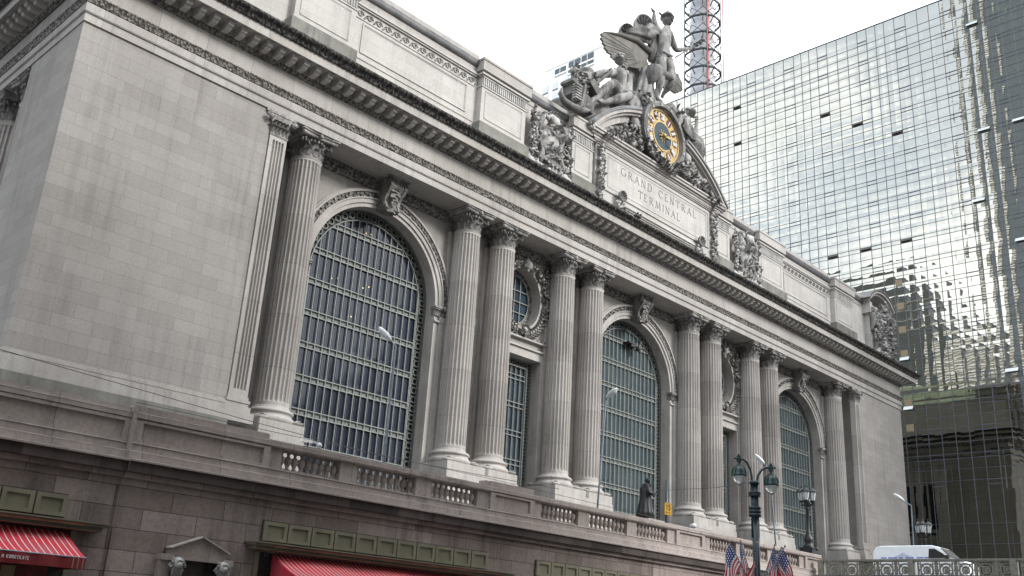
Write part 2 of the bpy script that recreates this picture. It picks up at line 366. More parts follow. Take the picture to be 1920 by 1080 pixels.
def curtain():
    """mirror-coated curtain-wall panes: every pane is set at a slightly different angle and is a little bowed"""
    m, nt, b = newmat('mirror_glass_panes'); P, Nn = pos(nt)
    nt.nodes.remove(b); out = [n for n in nt.nodes if n.type == 'OUTPUT_MATERIAL'][0]
    sp = N(nt, 'ShaderNodeSeparateXYZ'); Lk(nt, P, sp.inputs[0])
    yy, zz = sp.outputs[1], sp.outputs[2]
    cx = N(nt, 'ShaderNodeCombineXYZ')
    fy = mth(nt, 'DIVIDE', yy, 1.66); fz = mth(nt, 'DIVIDE', mth(nt, 'SUBTRACT', zz, .5), 1.72)
    Lk(nt, mth(nt, 'FLOOR', fy), cx.inputs[0]); Lk(nt, mth(nt, 'FLOOR', fz), cx.inputs[1])
    wn = N(nt, 'ShaderNodeTexWhiteNoise'); Lk(nt, cx.outputs[0], wn.inputs[0])
    sr = N(nt, 'ShaderNodeSeparateColor'); Lk(nt, wn.outputs[1], sr.inputs[0])
    # bow inside the pane
    by = mth(nt, 'MULTIPLY', mth(nt, 'SUBTRACT', mth(nt, 'FRACT', fy), .5), .032)
    bz = mth(nt, 'MULTIPLY', mth(nt, 'SUBTRACT', mth(nt, 'FRACT', fz), .5), .030)
    n1 = nz(nt, P, .55, 3, .55, (1, 1.2, .6)); n2 = nz(nt, P, .7, 3, .55, (1.3, .7, 1.5))
    ty = mth(nt, 'ADD', mth(nt, 'ADD', mth(nt, 'MULTIPLY', mth(nt, 'SUBTRACT', sr.outputs[0], .5), .012), by), mth(nt, 'MULTIPLY', mth(nt, 'SUBTRACT', n1, .5), .026))
    tz = mth(nt, 'ADD', mth(nt, 'ADD', mth(nt, 'MULTIPLY', mth(nt, 'SUBTRACT', sr.outputs[1], .5), .010), bz), mth(nt, 'MULTIPLY', mth(nt, 'SUBTRACT', n2, .5), .022))
    c = N(nt, 'ShaderNodeCombineXYZ'); c.inputs[0].default_value = 0; Lk(nt, ty, c.inputs[1]); Lk(nt, tz, c.inputs[2])
    va = N(nt, 'ShaderNodeVectorMath'); Lk(nt, Nn, va.inputs[0]); Lk(nt, c.outputs[0], va.inputs[1])
    vn = N(nt, 'ShaderNodeVectorMath'); vn.operation = 'NORMALIZE'; Lk(nt, va.outputs[0], vn.inputs[0])
    g = N(nt, 'ShaderNodeBsdfGlossy'); g.inputs['Roughness'].default_value = .0
    pv = mth(nt, 'ADD', mth(nt, 'MULTIPLY', sr.outputs[2], .07), .93)
    gc = N(nt, 'ShaderNodeCombineXYZ')
    Lk(nt, mth(nt, 'MULTIPLY', pv, .418), gc.inputs[0]); Lk(nt, mth(nt, 'MULTIPLY', pv, .412), gc.inputs[1]); Lk(nt, mth(nt, 'MULTIPLY', pv, .372), gc.inputs[2])
    Lk(nt, gc.outputs[0], g.inputs['Color']); Lk(nt, vn.outputs[0], g.inputs['Normal'])
    d = N(nt, 'ShaderNodeBsdfDiffuse'); d.inputs['Color'].default_value = (.03,.035,.03,1)
    mx = N(nt, 'ShaderNodeMixShader'); mx.inputs[0].default_value = .94; Lk(nt, d.outputs[0], mx.inputs[1]); Lk(nt, g.outputs[0], mx.inputs[2])
    Lk(nt, mx.outputs[0], out.inputs[0]); return m
M['curtain'] = curtain()
M['mullion'] = plain('aluminium_mullion', (.085,.095,.12), .4, .2, .1, 1)
M['vent_open'] = plain('open_vent_shadow', (.06,.055,.05), .7)
def tower_mat(name, c, wc, bw, bh, frac=.16, spec=.5, rough=.15):
    m, nt, b = newmat(name); vec, P = wallvec(nt)
    br = N(nt, 'ShaderNodeTexBrick'); br.offset = 0; br.inputs['Scale'].default_value = 1
    br.inputs['Color1'].default_value = (*wc, 1); br.inputs['Color2'].default_value = tuple(x*1.9 for x in wc) + (1,)
    br.inputs['Mortar'].default_value = (*c, 1); br.inputs['Mortar Size'].default_value = bh*frac; br.inputs['Brick Width'].default_value = bw; br.inputs['Row Height'].default_value = bh
    Lk(nt, vec, br.inputs['Vector']); Lk(nt, br.outputs['Color'], b.inputs['Base Color']); b.inputs['Roughness'].default_value = rough
    b.inputs['Specular IOR Level'].default_value = spec
    return m
def globe():
    m, nt, b = newmat('lamp_globe_glass'); b.inputs['Base Color'].default_value = (.85,.87,.87,1); b.inputs['Roughness'].default_value = .12; b.inputs['Transmission Weight'].default_value = .55; b.inputs['IOR'].default_value = 1.3
    return m
M['globe'] = globe()
# ------------------------------------------------------------------ the terminal (x along the facade, y into it, z up; z=0 is the top of the column plinths)
XL = 48.5; H = 17.40; YW = 2.3; RC = 1.0; YC = 1.42
ARCH = (-27.2, 0.0, 27.2); NICHE = (-13.6, 13.6)
CX = [-33.95, -20.45, -16.95, -10.26, -6.75, 6.75, 10.26, 16.95, 20.45, 33.95]
GZ = -12.0
T = empty('railway_terminal', (0, 0, GZ), 'grey limestone railway terminal with fluted columns, tall arched windows and carved attic', 'building')

def sweep(prof, back=32.0, mb=None):
    """entablature profile (projection, height) carried round the left side, the front and the right side with mitred corners"""
    mb = mb or MB(); a = [(-XL-p, back, z) for p, z in prof]; b = [(-XL-p, -p, z) for p, z in prof]
    c = [(XL+p, -p, z) for p, z in prof]; d = [(XL+p, back, z) for p, z in prof]
    mb.strip(a, b); mb.strip(b, c); mb.strip(c, d); return mb
# architrave
mb = sweep([(-3.0, H), (0, H), (0, 17.86), (.035, 17.88), (.035, 17.93), (.06, 17.95), (.06, 18.40), (.02, 18.42)])
# soffit ties back to the wall
obj('architrave', mb, M['smooth'], T)
mb = sweep([(.02, 18.42), (.09, 18.44), (.13, 18.6), (.2, 18.74), (.24, 18.78), (.24, 18.84), (0, 18.86)])
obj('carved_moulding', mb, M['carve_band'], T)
mb = sweep([(.085, 17.875), (.10, 17.9), (.085, 17.925)]); obj('rope_moulding', mb, M['letter'], T)
mb = sweep([(0, 18.86), (0, 20.10)]); obj('frieze', mb, M['smooth'], T)
mb = MB(); sweep([(0, 20.10), (.08, 20.12), (.12, 20.2), (.22, 20.30), (.26, 20.38)], mb=mb)
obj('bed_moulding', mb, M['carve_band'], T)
mb = MB()
sweep([(.26, 20.38), (.26, 20.78), (1.30, 20.78), (1.30, 20.72), (1.38, 20.72), (1.38, 21.20), (1.42, 21.24)], mb=mb)
cor = obj('cornice', mb, M['smooth'], T)
mb = sweep([(1.42, 21.24), (1.50, 21.28), (1.52, 21.38), (1.62, 21.50), (1.80, 21.60), (1.86, 21.68), (1.86, 21.80), (1.80, 21.82)])
# soot-black lion-and-leaf cyma: upright leaves along the front edge
for i in range(300):
    x = -XL-1.4 + i*.336
    mb.leaf((x, -1.50, 21.27), (0, -.25, 1), (0, -1, 0), .42, .26, .35, .03, 3)
for i in range(60):
    mb.leaf((-XL-1.50, -1.3 + i*.336, 21.27), (-.25, 0, 1), (-1, 0, 0), .42, .26, .35, .03, 3)
obj('cyma_gutter', mb, M['soot'], T)
mb = sweep([(1.80, 21.82), (.2, 21.98), (-.9, 22.02)]); obj('cornice_top', mb, M['damp'], T)
# modillions
def modillion_mb(sx=1):
    m = MB(); w = .175
    pr = [(0, 0), (0, -.42), (.54, -.42), (.60, -.37), (.64, -.28), (.80, -.26), (.82, -.05), (.82, 0)]
    a = [(-w, -p, z) for p, z in pr]; b = [(w, -p, z) for p, z in pr]
    m.add(a+b, [tuple(range(len(pr)-1, -1, -1)), tuple(range(len(pr), 2*len(pr)))] + [(i, i+1, i+1+len(pr), i+len(pr)) for i in range(len(pr)-1)])
    m.box(-w-.045, w+.045, -.88, 0, -.07, .0)
    return m
mo_me = None; big = []
for k in range(13): big.append(('s', .5 + k*.836))
NM = 116
for k in range(87): big.append(('f', -48.07 + k*.836))
for k, (w, t) in enumerate(big):
    if mo_me is None:
        o = obj('modillion', modillion_mb(), M['attic'], cor, local=True); mo_me = o.data
    else:
        o = bpy.data.objects.new('modillion', mo_me); link(o, cor)
    if w == 's': o.location = (-XL-.26, t, 20.76-GZ); o.rotation_euler = (0, 0, -PI/2)
    else: o.location = (t, -.26, 20.76-GZ)
mb = MB(); mm = modillion_mb()
for k in range(87, NM): mb.merge(mm, Matrix.Translation((-48.07+k*.836, -.26, 20.76)))
for k in range(1, 32): mb.merge(mm, Matrix.Translation((XL+.26, k*.836, 20.76)) @ Matrix.Rotation(PI/2, 4, 'Z'))
for k in range(13, 32): mb.merge(mm, Matrix.Translation((-XL-.26, .5+k*.836, 20.76)) @ Matrix.Rotation(-PI/2, 4, 'Z'))
o = obj('modillion', mb, M['attic'], cor); o['kind'] = 'stuff'
# bead row under the corona between modillions: small square coffers
# ------------------------------------------------------------------ column
def capital_mb(rad, abh, fl=1.0, half=False):
    m = MB()
    m.lathe([(rad*.98, -1.52), (rad*1.06, -1.48), (rad*1.08, -1.42), (rad*1.0, -1.38), (rad*.98, -1.0), (rad*1.02, -.6), (rad*1.18, -.33), (rad*1.2, -.30)], n=24)
    for row, (z, L, W, n, ph, cu) in enumerate(((-1.36, .55, .44, 12, 0, .42), (-1.0, .52, .46, 12, .5, .5))):
        for k in range(n):
            a = 2*PI*(k+ph)/n; d = Vector((math.cos(a), math.sin(a), 0))
            m.leaf(d*rad*1.0 + Vector((0, 0, z)), (0, 0, 1), d, L, W, cu, .04, 5)
    for k in range(4):                                  # corner volutes
        a = PI/4 + k*PI/2; d = Vector((math.cos(a), math.sin(a), 0)); t = Vector((-d.y, d.x, 0))
        for s in (-1, 1):
            c = d*(rad*1.52) + t*s*.09 + Vector((0, 0, -.50)); pts = []
            for q in range(12):
                an = q*.75; rr = .21*(1-q/15)
                pts.append(c + d*math.cos(an)*rr + Vector((0, 0, 1))*math.sin(an)*rr)
            m.tube([d*rad*1.05 + t*s*.28 + Vector((0, 0, -.75)), c + Vector((0, 0, .21)) - d*.1] + pts[2:], .065, 5)
    for k in range(4):                                  # egg band between the volutes
        for j in range(5):
            a = k*PI/2 + (j-2)*.24; m.ball((math.cos(a)*rad*1.16, math.sin(a)*rad*1.16, -.42), (.12, .12, .13), 6, 4)
        a = k*PI/2; m.ball((math.cos(a)*abh*.93, math.sin(a)*abh*.93, -.16), (.13, .13, .13), 8, 6, .3)
    # abacus: concave sides, cut corners
    def ring(h, z):
        pts = []
        for k in range(4):
            a = k*PI/2
            for j in range(-4, 5):
                u = j/4*(h*.93); v = h - .07*h*(1-(j/4)**2)*1.0 if abs(j) < 4 else h
                x, y = v, u
                pts.append((x*math.cos(a)-y*math.sin(a), x*math.sin(a)+y*math.cos(a), z))
        return pts
    m.loft([ring(abh*.90, -.30), ring(abh*.93, -.24), ring(abh*.93, -.16), ring(abh*1.0, -.10), ring(abh*1.0, 0)])
    return m
def shaft_mb(z0, z1, r0, r1, nf=24):
    m = MB(); m.smooth = False; rings = []
    hs = [(0, 1.06, 0), (.04, 1.0, 0), (.10, 1, 0), (.16, 1, .6), (.24, 1, 1), (.3, 1, 1), (.5, 1, 1), (.7, 1, 1), (.85, 1, 1), (.975, 1, 1), (.983, 1, .6), (.99, 1, 0), (1, 1.02, 0)]
    hh = z1-z0
    zs = [(z0, 1.07, 0), (z0+.12, 1.0, 0), (z0+.30, 1, 0), (z0+.38, 1, .7), (z0+.5, 1, 1), (z0+hh*.33, 1, 1), (z0+hh*.6, 1, 1), (z0+hh*.8, 1, 1), (z1-.42, 1, 1), (z1-.30, 1, .7), (z1-.22, 1, 0), (z1-.12, 1, 0), (z1, 1.05, 0)]
    for z, k, d in zs:
        t = (z-z0)/hh; r = (r0 + (r1-r0)*max(0, (t-.25)/.75)**1.4)*k; ring = []
        for i in range(nf):
            for j, dep in ((0, 0), (.18, 0), (.30, .62), (.45, .95), (.59, 1.0), (.74, .95), (.88, .62)):
                a = 2*PI*(i+j)/nf; rr = r - d*dep*.115
                ring.append((rr*math.cos(a), rr*math.sin(a), z))
        rings.append(ring)
    m.loft(rings); return m
def base_mb(r, w):
    m = MB(); m.smooth = True
    m.lathe([(r*1.30, 0), (r*1.37, .06), (r*1.40, .16), (r*1.37, .27), (r*1.33, .32), (r*1.29, .34), (r*1.22, .42), (r*1.21, .5), (r*1.24, .54), (r*1.30, .57), (r*1.31, .64), (r*1.25, .72), (r*1.14, .76), (r*1.10, .80), (r*1.02, .84)], n=40)
    m.smooth = False
    for k in range(4):
        a = PI/4+k*PI/2; d = Vector((math.cos(a), math.sin(a), 0))
        m.ball(d*r*1.58+Vector((0, 0, .12)), (.26, .26, .13), 8, 5, .5, seed=k)
        m.leaf(d*r*1.35+Vector((0, 0, .2)), d, (0, 0, 1), .5, .4, .1, .05, 4)
    return m
col0 = obj('column', shaft_mb(.82, 15.92, RC, .91), M['column'], T, at=(CX[0], YC, 0))
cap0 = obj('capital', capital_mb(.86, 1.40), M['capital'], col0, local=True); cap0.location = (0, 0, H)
bas0 = obj('base', base_mb(RC, 1.4), M['plain_lime'], col0, local=True)
# move mesh of shaft: it was authored round the origin
for v in col0.data.vertices: v.co = (v.co.x+CX[0], v.co.y+YC, v.co.z)
for x in CX[1:]:
    c = copy_tree(col0, T); c.location.x = x
# plinth blocks, one per pair (stepped course below)
def plinth(x0, x1, name='plinth', parent=T, y0=0.):
    m = MB(); m.box(x0, x1, y0, 3.2, -.56, 0); m.box(x0-.02, x1+.02, y0-.03, 3.2, -.60, -.56); m.box(x0-.04, x1+.04, y0-.05, 3.2, -4.6, -.60)
    return obj(name, m, M['plain_lime'], parent)
for a, b_ in ((0, 0), (1, 2), (3, 4), (5, 6), (7, 8), (9, 9)):
    plinth(CX[a]-1.42, CX[b_]+1.42)
    if a != b_:
        mb = MB(); xm = (CX[a]+CX[b_])/2+.3; mb.box(xm-.14, xm+.14, -.02, .3, -.42, .0)
        obj('drain_slot', mb, M['damp'], T)
# ------------------------------------------------------------------ walls
def arc(cx, cz, r, a0, a1, n, rz=None):
    rz = rz or r; return [(cx+r*math.cos(a0+(a1-a0)*i/n), cz+rz*math.sin(a0+(a1-a0)*i/n)) for i in range(n+1)]
SP = 10.35; RA = 5.1; ZB = -4.6
wall = MB()
for cx in ARCH:     # wall round each arch
    pts = [(cx-7.2, ZB), (cx-RA, ZB)] + arc(cx, SP, RA, PI, 0, 40) + [(cx+RA, ZB), (cx+7.2, ZB), (cx+7.2, H+.05), (cx-7.2, H+.05)]
    wall.face([(x, YW, z) for x, z in pts])
for cx in NICHE:    # wall round the rectangular and the oval window
    top = arc(cx, 13.5, 1.85, PI, 0, 24, 2.3); bot = arc(cx, 13.5, 1.85, PI, 2*PI, 24, 2.3)
    wall.face([(x, YW, z) for x, z in [(cx-6.4, 13.5)] + top + [(cx+6.4, 13.5), (cx+6.4, H+.05), (cx-6.4, H+.05)]])
    wall.face([(x, YW, z) for x, z in [(cx-6.4, 9.05), (cx+6.4, 9.05), (cx+6.4, 13.5)] + bot[::-1] + [(cx-6.4, 13.5)]])
    wall.face([(x, YW, z) for x, z in [(cx-6.4, ZB), (cx-2.2, ZB), (cx-2.2, 9.05), (cx-6.4, 9.05)]])
    wall.face([(x, YW, z) for x, z in [(cx+2.2, ZB), (cx+6.4, ZB), (cx+6.4, 9.05), (cx+2.2, 9.05)]])
obj('facade_wall', wall, M['lime'], T)
# strips behind the columns
for x in CX:
    mb = MB(); mb.box(x-1.0, x+1.0, 2.08, 2.6, -.2, 16.0); obj('wall_strip', mb, M['plain_lime'], T)
for a, b_ in ((1, 2), (3, 4), (5, 6), (7, 8)):
    xm = (CX[a]+CX[b_])/2; mb = MB(); mb.box(xm-.42, xm+.42, 2.14, 2.6, 10.0, 10.55); mb.box(xm-.36, xm+.36, 2.18, 2.6, 9.3, 10.0); obj('string_moulding', mb, M['capital'], T)
# carved band under the soffit
for x0, x1 in ((-32.5, -21.8), (-19.2, -18.2), (-15.6, -11.6), (-9.0, -8.0), (-5.4, 5.4), (8.0, 9.0), (11.6, 15.6), (18.2, 19.2), (21.8, 32.5)):
    mb = MB(); mb.box(x0, x1, 2.16, 2.6, 16.72, H+.02); mb.box(x0, x1, 2.08, 2.6, 16.62, 16.72)
    n = int((x1-x0)/.30)
    for i in range(n):
        x = x0+(i+.5)*(x1-x0)/n
        mb.leaf((x, 2.15, 16.78), (.4*(-1)**i, 0, 1), (0, -1, 0), .42, .22, .2, .025, 4); mb.ball((x+.1, 2.13, 17.22), (.07, .08, .07), 5, 4); mb.ball((x-.05, 2.13, 16.85), (.06, .07, .06), 5, 4)
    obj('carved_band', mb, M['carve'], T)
# corner pavilions
def pavilion(s, name):
    m = MB(); xi = 37.43; xo = XL-.06
    m.box(min(s*xi, s*xo), max(s*xi, s*xo), .10, 6.5, .52, H+.02)
    return obj(name, m, M['lime'], T)
pavilion(-1, 'corner_wall'); pavilion(1, 'corner_wall')
for s in (-1, 1):
    m = MB()
    for p, z0, z1 in ((.06, .42, .54), (.16, .30, .43), (.10, .24, .31), (.26, .12, .25), (.30, -.02, .13)):
        m.box(min(s*37.46, s*(XL+p)), max(s*37.46, s*(XL+p)), -p+.02, 6.5+p, z0, z1)
    obj('wall_base_moulding', m, M['plain_lime'], T)
    m = MB(); m.box(min(s*37.46, s*(XL+.32)), max(s*37.46, s*(XL+.32)), -.32, 6.8, -.52, -.02); obj('wall_plinth', m, M['plain_lime'], T)
    m = MB(); m.box(min(s*37.46, s*(XL+.40)), max(s*37.46, s*(XL+.40)), -.42, 7, -4.6, -.525)
    obj('wall_plinth', m, M['damp'], T)
# fluted pilasters beside the end columns
PWD = .56
def pilaster(cx):
    m = MB(); w = PWD; z0, z1 = .84, 15.95; y = .02; n = 4
    # fluted front
    xs = [(-w, 0)]
    for i in range(n):
        u = -w+.17 + i*(2*w-.34)/n; d = (2*w-.34)/n
        xs += [(u+.05, 0), (u+.07, .10), (u+d/2, .15), (u+d-.02, .10), (u+d-.0, 0)]
    xs.append((w, 0)); rings = []
    for z, k in ((z0, 0), (z0+.3, 0), (z0+.4, 1), (z1-.35, 1), (z1-.28, 0), (z1, 0)):
        rings.append([(cx+x, y+dy*k, z) for x, dy in xs] + [(cx+w, .6, z), (cx-w, .6, z)])
    m.loft(rings)
    p = obj('pilaster', m, M['column'], T, at=(cx, 0, 0))
    m = MB()
    for q, a, b_ in ((.10, 0, .16), (.18, .02, .30), (.08, .3, .5), (.13, .5, .66), (.05, .66, .84)): m.box(cx-w-q, cx+w+q, y-q, 1.0, a, b_)
    obj('base', m, M['plain_lime'], p)
    m = MB(); m.loft([[(cx-w*k, y-(k-1)*.9, z), (cx+w*k, y-(k-1)*.9, z), (cx+w*k, .8, z), (cx-w*k, .8, z)] for z, k in ((15.9, 1.03), (16.0, 1.07), (16.06, 1.0), (16.6, 1.0), (17.08, 1.16))])
    for r_, (z, ph) in enumerate(((16.06, 0), (16.4, .5))):
        for i in range(5 - r_):
            x = cx - w*.86 + (i+ph*.9)*(2*w*.86)/4
            m.leaf((x, y+.02, z), (0, 0, 1), (0, -1, 0), .52, .30, .5, .04, 5)
        for yy in (.15, .6):
            for sx in (-1, 1): m.leaf((cx+sx*w, yy, z), (0, 0, 1), (sx, 0, 0), .52, .42, .5, .04, 5)
    for sx in (-1, 1):
        c = Vector((cx+sx*.80, y-.22, 16.9)); m.tube([c+Vector((math.cos(q*.75)*.2*(1-q/15)*sx, 0, math.sin(q*.75)*.2*(1-q/15))) for q in range(12)], .075, 5)
        m.ball((cx+sx*.80, y-.24, 16.9), (.14, .16, .14), 6, 4)
    m.box(cx-.92, cx+.92, -.0, .9, 17.10, 17.24); m.box(cx-1.0, cx+1.0, -.04, .9, 17.24, H-.01)
    obj('capital', m, M['capital'], p)
    m = MB(); m.box(cx-.9, cx+.9, -.30, 1.2, -.54, 0); obj('plinth', m, M['plain_lime'], p)
pilaster(-36.83); pilaster(36.83)
# left side front: deep porch with columns beyond the corner pier
sw = MB(); sw.box(-XL+2.4, -XL+3.0, 6.5, 32, ZB, H+.02); obj('side_wall', sw, M['lime'], T)
sw = MB(); sw.box(XL-1.2, XL-.3, 6.5, 32, ZB, H+.02)
obj('side_wall', sw, M['lime'], T)
for y in (8.35, 11.85, 22.4, 25.9):
    c = copy_tree(col0, T); c.location.x = -XL+YC; c.location.y = y
m = MB(); m.box(-XL-.05, -XL+2.8, 6.95, 13.3, -4.6, 0); obj('plinth', m, M['plain_lime'], T)
for y in (9, 12.5, 16, 19.5, 23):
    m = MB(); m.box(XL-.34, XL-.02, y, y+1.7, -.2, H); obj('side_pilaster', m, M['column'], T)
for y, z0, z1 in ((11, 1, 6), (14.5, 1, 6), (11, 8, 15), (14.5, 8, 15), (18, 1, 15)):
    m = MB(); m.box(XL-.36, XL-.28, y-.1, y+1.4, z0, z1); obj('side_window', m, M['glass_navy'], T)
# ------------------------------------------------------------------ arches
def ringprism(mb, cx, cz, r0, r1, y0, y1, n=48, a0=0, a1=PI):
    A = arc(cx, cz, r0, a1, a0, n); B = arc(cx, cz, r1, a1, a0, n)
    mb.strip([(x, y0, z) for x, z in A], [(x, y0, z) for x, z in B])
    mb.strip([(x, y0, z) for x, z in B], [(x, y1, z) for x, z in B]); mb.strip([(x, y1, z) for x, z in A], [(x, y0, z) for x, z in A])
YG = 3.30
for ai, cx in enumerate(ARCH):
    # reveal
    m = MB(); L = [(cx-RA, ZB)] + arc(cx, SP, RA, PI, 0, 48) + [(cx+RA, ZB)]
    m.strip([(x, YW, z) for x, z in L], [(x, YG+.12, z) for x, z in L])
    m.box(cx-7.0, cx+7.0, YG+.3, YG+.5, ZB, H)      # closes the wall behind the window
    rev = obj('arch_reveal', m, M['plain_lime'], T)
    # archivolt
    m = MB()
    for r0, r1, y in ((5.08, 5.34, 2.20), (5.34, 5.62, 2.10), (5.62, 5.70, 2.02), (6.06, 6.20, 1.98), (6.20, 6.30, 2.12)):
        ringprism(m, cx, SP, r0, r1, y, YW+.2)
    av = obj('archivolt', m, M['plain_lime'], T)
    m = MB(); ringprism(m, cx, SP, 5.69, 6.07, 2.07, YW+.2)
    for k in range(58):
        a = PI*(k+.5)/58; d = Vector((math.cos(a), 0, math.sin(a))); c = Vector((cx, 2.05, SP))+d*5.88
        t = Vector((-d.z, 0, d.x)); m.leaf(c-t*.16, t+d*.3*(-1)**k, (0, -1, 0), .32, .22, .22, .03, 3)
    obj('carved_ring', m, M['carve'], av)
    for s in (-1, 1):
        m = MB(); xa, xb = cx+s*5.08, cx+s*6.12
        def bx(x0, x1, y0, z0, z1): m.box(min(x0, x1), max(x0, x1), y0, YW+.2, z0, z1)
        bx(cx+s*5.085, cx+s*5.34, 2.20, ZB, 9.75); bx(cx+s*5.34, cx+s*5.5, 2.24, ZB, 9.75); bx(cx+s*5.5, cx+s*6.1, 2.10, ZB, 9.75)
        bx(cx+s*5.06, xb, 2.06, 9.30, 9.42)
        obj('arch_jamb', m, M['plain_lime'], T)
        m = MB(); bx(cx+s*5.06, cx+s*6.12, 2.08, 9.75, 10.15)
        bx(cx+s*4.98, cx+s*6.2, 1.98, 10.15, 10.24); bx(cx+s*4.94, cx+s*6.26, 1.92, 10.24, 10.37)
        for k in range(5): m.leaf((cx+s*5.16+s*k*.21, 2.07, 9.8), (0, 0, 1), (0, -1, 0), .34, .2, .3, .03, 3)
        obj('impost_capital', m, M['capital'], T)
    # keystone: scrolled bracket
    m = MB(); pr = [(2.3, 17.42), (.98, 17.42), (.92, 17.30), (1.04, 17.24), (1.02, 17.12), (.86, 16.95), (.84, 16.72), (1.0, 16.50), (1.22, 16.25), (1.40, 15.95), (1.42, 15.65), (1.30, 15.50), (1.30, 15.34), (1.48, 15.22), (1.72, 15.18), (1.86, 15.26), (2.3, 15.28)]
    for x0, x1, g in ((-.74, -.50, 0), (-.50, .50, .07), (.50, .74, 0)):
        k0 = [(cx+x0*(.78+.22*(z-15.2)/2.2), min(y+g, 2.4), z) for y, z in pr]; k1 = [(cx+x1*(.78+.22*(z-15.2)/2.2), min(y+g, 2.4), z) for y, z in pr]
        n = len(pr); m.add(k0+k1, [tuple(range(n)), tuple(range(2*n-1, n-1, -1))]+[(i, i+n, (i+1) % n+n, (i+1) % n) for i in range(n)])
    for s in (-1, 1):
        c = Vector((cx+s*.78, 1.2, 16.95)); m.tube([c+Vector((0, math.cos(q*.7)*.3*(1-q/18), math.sin(q*.7)*.3*(1-q/18))) for q in range(14)], .07, 5)
        c = Vector((cx+s*.62, 1.62, 15.5)); m.tube([c+Vector((0, math.cos(q*.7)*.24*(1-q/18), math.sin(q*.7)*.24*(1-q/18))) for q in range(14)], .06, 5)
    for i in range(6):
        m.leaf((cx+random.uniform(-.2, .2), 1.05+i*.02, 16.9-i*.2), (0, 0, -1), (0, -1, 0), .4, .7-.05*i, .2, .04, 4)
    m.leaf((cx, 1.4, 15.5), (0, .3, -1), (0, -1, 0), .5, .7, .3, .06, 4)
    m.box(cx-.86, cx+.86, .84, 2.4, 17.30, 17.42)
    obj('keystone', m, M['capital'], av)
    # window
    glass = M['glass_navy'] if ai == 0 else M['glass_teal']  # left glass darker: the opposite building's reflection is put into its colour
    m = MB(); L = arc(cx, SP, 4.6, 0, PI, 40); m.face([(cx+4.6, YG, ZB)] + [(x, YG, z) for x, z in L] + [(cx-4.6, YG, ZB)])
    w = obj('arched_window', m, glass, T)
    fr = MB(); rb = 4.42
    n = 17; ins = MB()
    for i in range(-8, 9):
        x = cx+i*.542
        if abs(i*.542) >= rb: continue
        zt = SP+math.sqrt(rb*rb-(i*.542)**2); fr.box(x-.026, x+.026, YG-.13, YG-.07, ZB, zt)
        zt2 = SP+math.sqrt(max(0, rb*rb-(i*.542+.2)**2)) if abs(i*.542+.2) < rb else 0
        if zt2: ins.box(x+.175, x+.195, YG-.02, YG-.01, ZB, zt2)
    for k in range(-2, 8):
        for dz in (0, -.34):
            z = 1.58+2.015*k+dz+.12
            hw = rb if z < SP else math.sqrt(max(0, rb*rb-(z-SP)**2))
            if hw > .5: fr.box(cx-hw, cx+hw, YG-.14, YG-.06, z-.03, z+.03)
        z = 1.58+2.015*k-.17+.12; hw = rb if z < SP else math.sqrt(max(0, rb*rb-(z-SP)**2))
        if hw > .6: ins.box(cx-hw, cx+hw, YG-.02, YG-.005, z-.15, z+.15)
    ringprism(fr, cx, SP, 4.38, 4.44, YG-.16, YG, 48)
    for s in (-1, 1): fr.box(min(cx+s*4.38, cx+s*4.44), max(cx+s*4.38, cx+s*4.44), YG-.16, YG, ZB, SP)
    og = MB(); ringprism(og, cx, SP, 5.0, 5.1, YG-.2, YG, 48)
    for s in (-1, 1): og.box(min(cx+s*5.0, cx+s*5.1), max(cx+s*5.0, cx+s*5.1), YG-.2, YG, ZB, SP)
    obj('outer_frame', og, M['iron_ring'], w)
    obj('window_frame', fr, M['iron'], w)
    obj('inner_frame', ins, M['iron_dark'], w)
    # pierced border of iron rings
    g = MB(); g.mi = 0
    path = [(cx-4.74, ZB+.3+i*.6) for i in range(int((SP-ZB)/.6))]
    cells = [(cx+s*4.74, SP-.3-i*.6) for s in (-1, 1) for i in range(24)] + [(cx+4.74*math.cos(a), SP+4.74*math.sin(a)) for a in [PI*(k+.5)/25 for k in range(25)]]
    for x, z in cells:
        A = [(x+.24*math.cos(q*PI/5), YG-.14, z+.24*math.sin(q*PI/5)) for q in range(10)]; B = [(x+.155*math.cos(q*PI/5), YG-.14, z+.155*math.sin(q*PI/5)) for q in range(10)]
        g.strip(A, B, True); g.strip([(a, YG-.05, c) for a, _, c in A], A, True)
        for q in range(4): 
            a = PI/4+q*PI/2; g.ball((x+.3*math.cos(a), YG-.13, z+.3*math.sin(a)), (.075, .05, .075), 5, 3)
    obj('ring_border', g, M['iron_ring'], w)
    g = MB(); bd = arc(cx, SP, 5.05, 0, PI, 40); bi = arc(cx, SP, 4.45, 0, PI, 40)
    g.strip([(x, YG-.045, z) for x, z in bd], [(x, YG-.045, z) for x, z in bi])
    for s in (-1, 1): g.box(min(cx+s*4.45, cx+s*5.05), max(cx+s*4.45, cx+s*5.05), YG-.045, YG-.04, ZB, SP)
    obj('border_backing', g, M['dark'], w)
    if ai == 0:
        for x, z in ((-29.8, 10.2), (-29.35, 10.35), (-27.35, 10.3), (-26.9, 10.5), (-27.6, 14.0), (-27.2, 14.05), (-28.0, 8.2)):
            lb = MB(); lb.ball((x, YG-.012, z), (.045, .015, .045), 6, 4); obj('lit_bulb', lb, plain('warm_bulb', (.9, .75, .4), em=((1, .72, .35), .35)) if 'warm_bulb' not in bpy.data.materials else bpy.data.materials['warm_bulb'], w)
    if ai == 1:
        m = MB(); m.box(.15, .95, 2.7, 3.15, 13.35, 13.75); m.box(-.35, .25, 2.5, 3.2, 13.5, 13.62); m.bar((.6, 2.9, 13.4), (.6, 2.9, 12.6), .12); m.bar((.9, 2.6, 13.2), (1.25, 2.5, 13.9), .14); m.ball((1.0, 2.6, 13.3), .22, 8, 6)
        obj('bracket_lamp', m, M['black'], T)
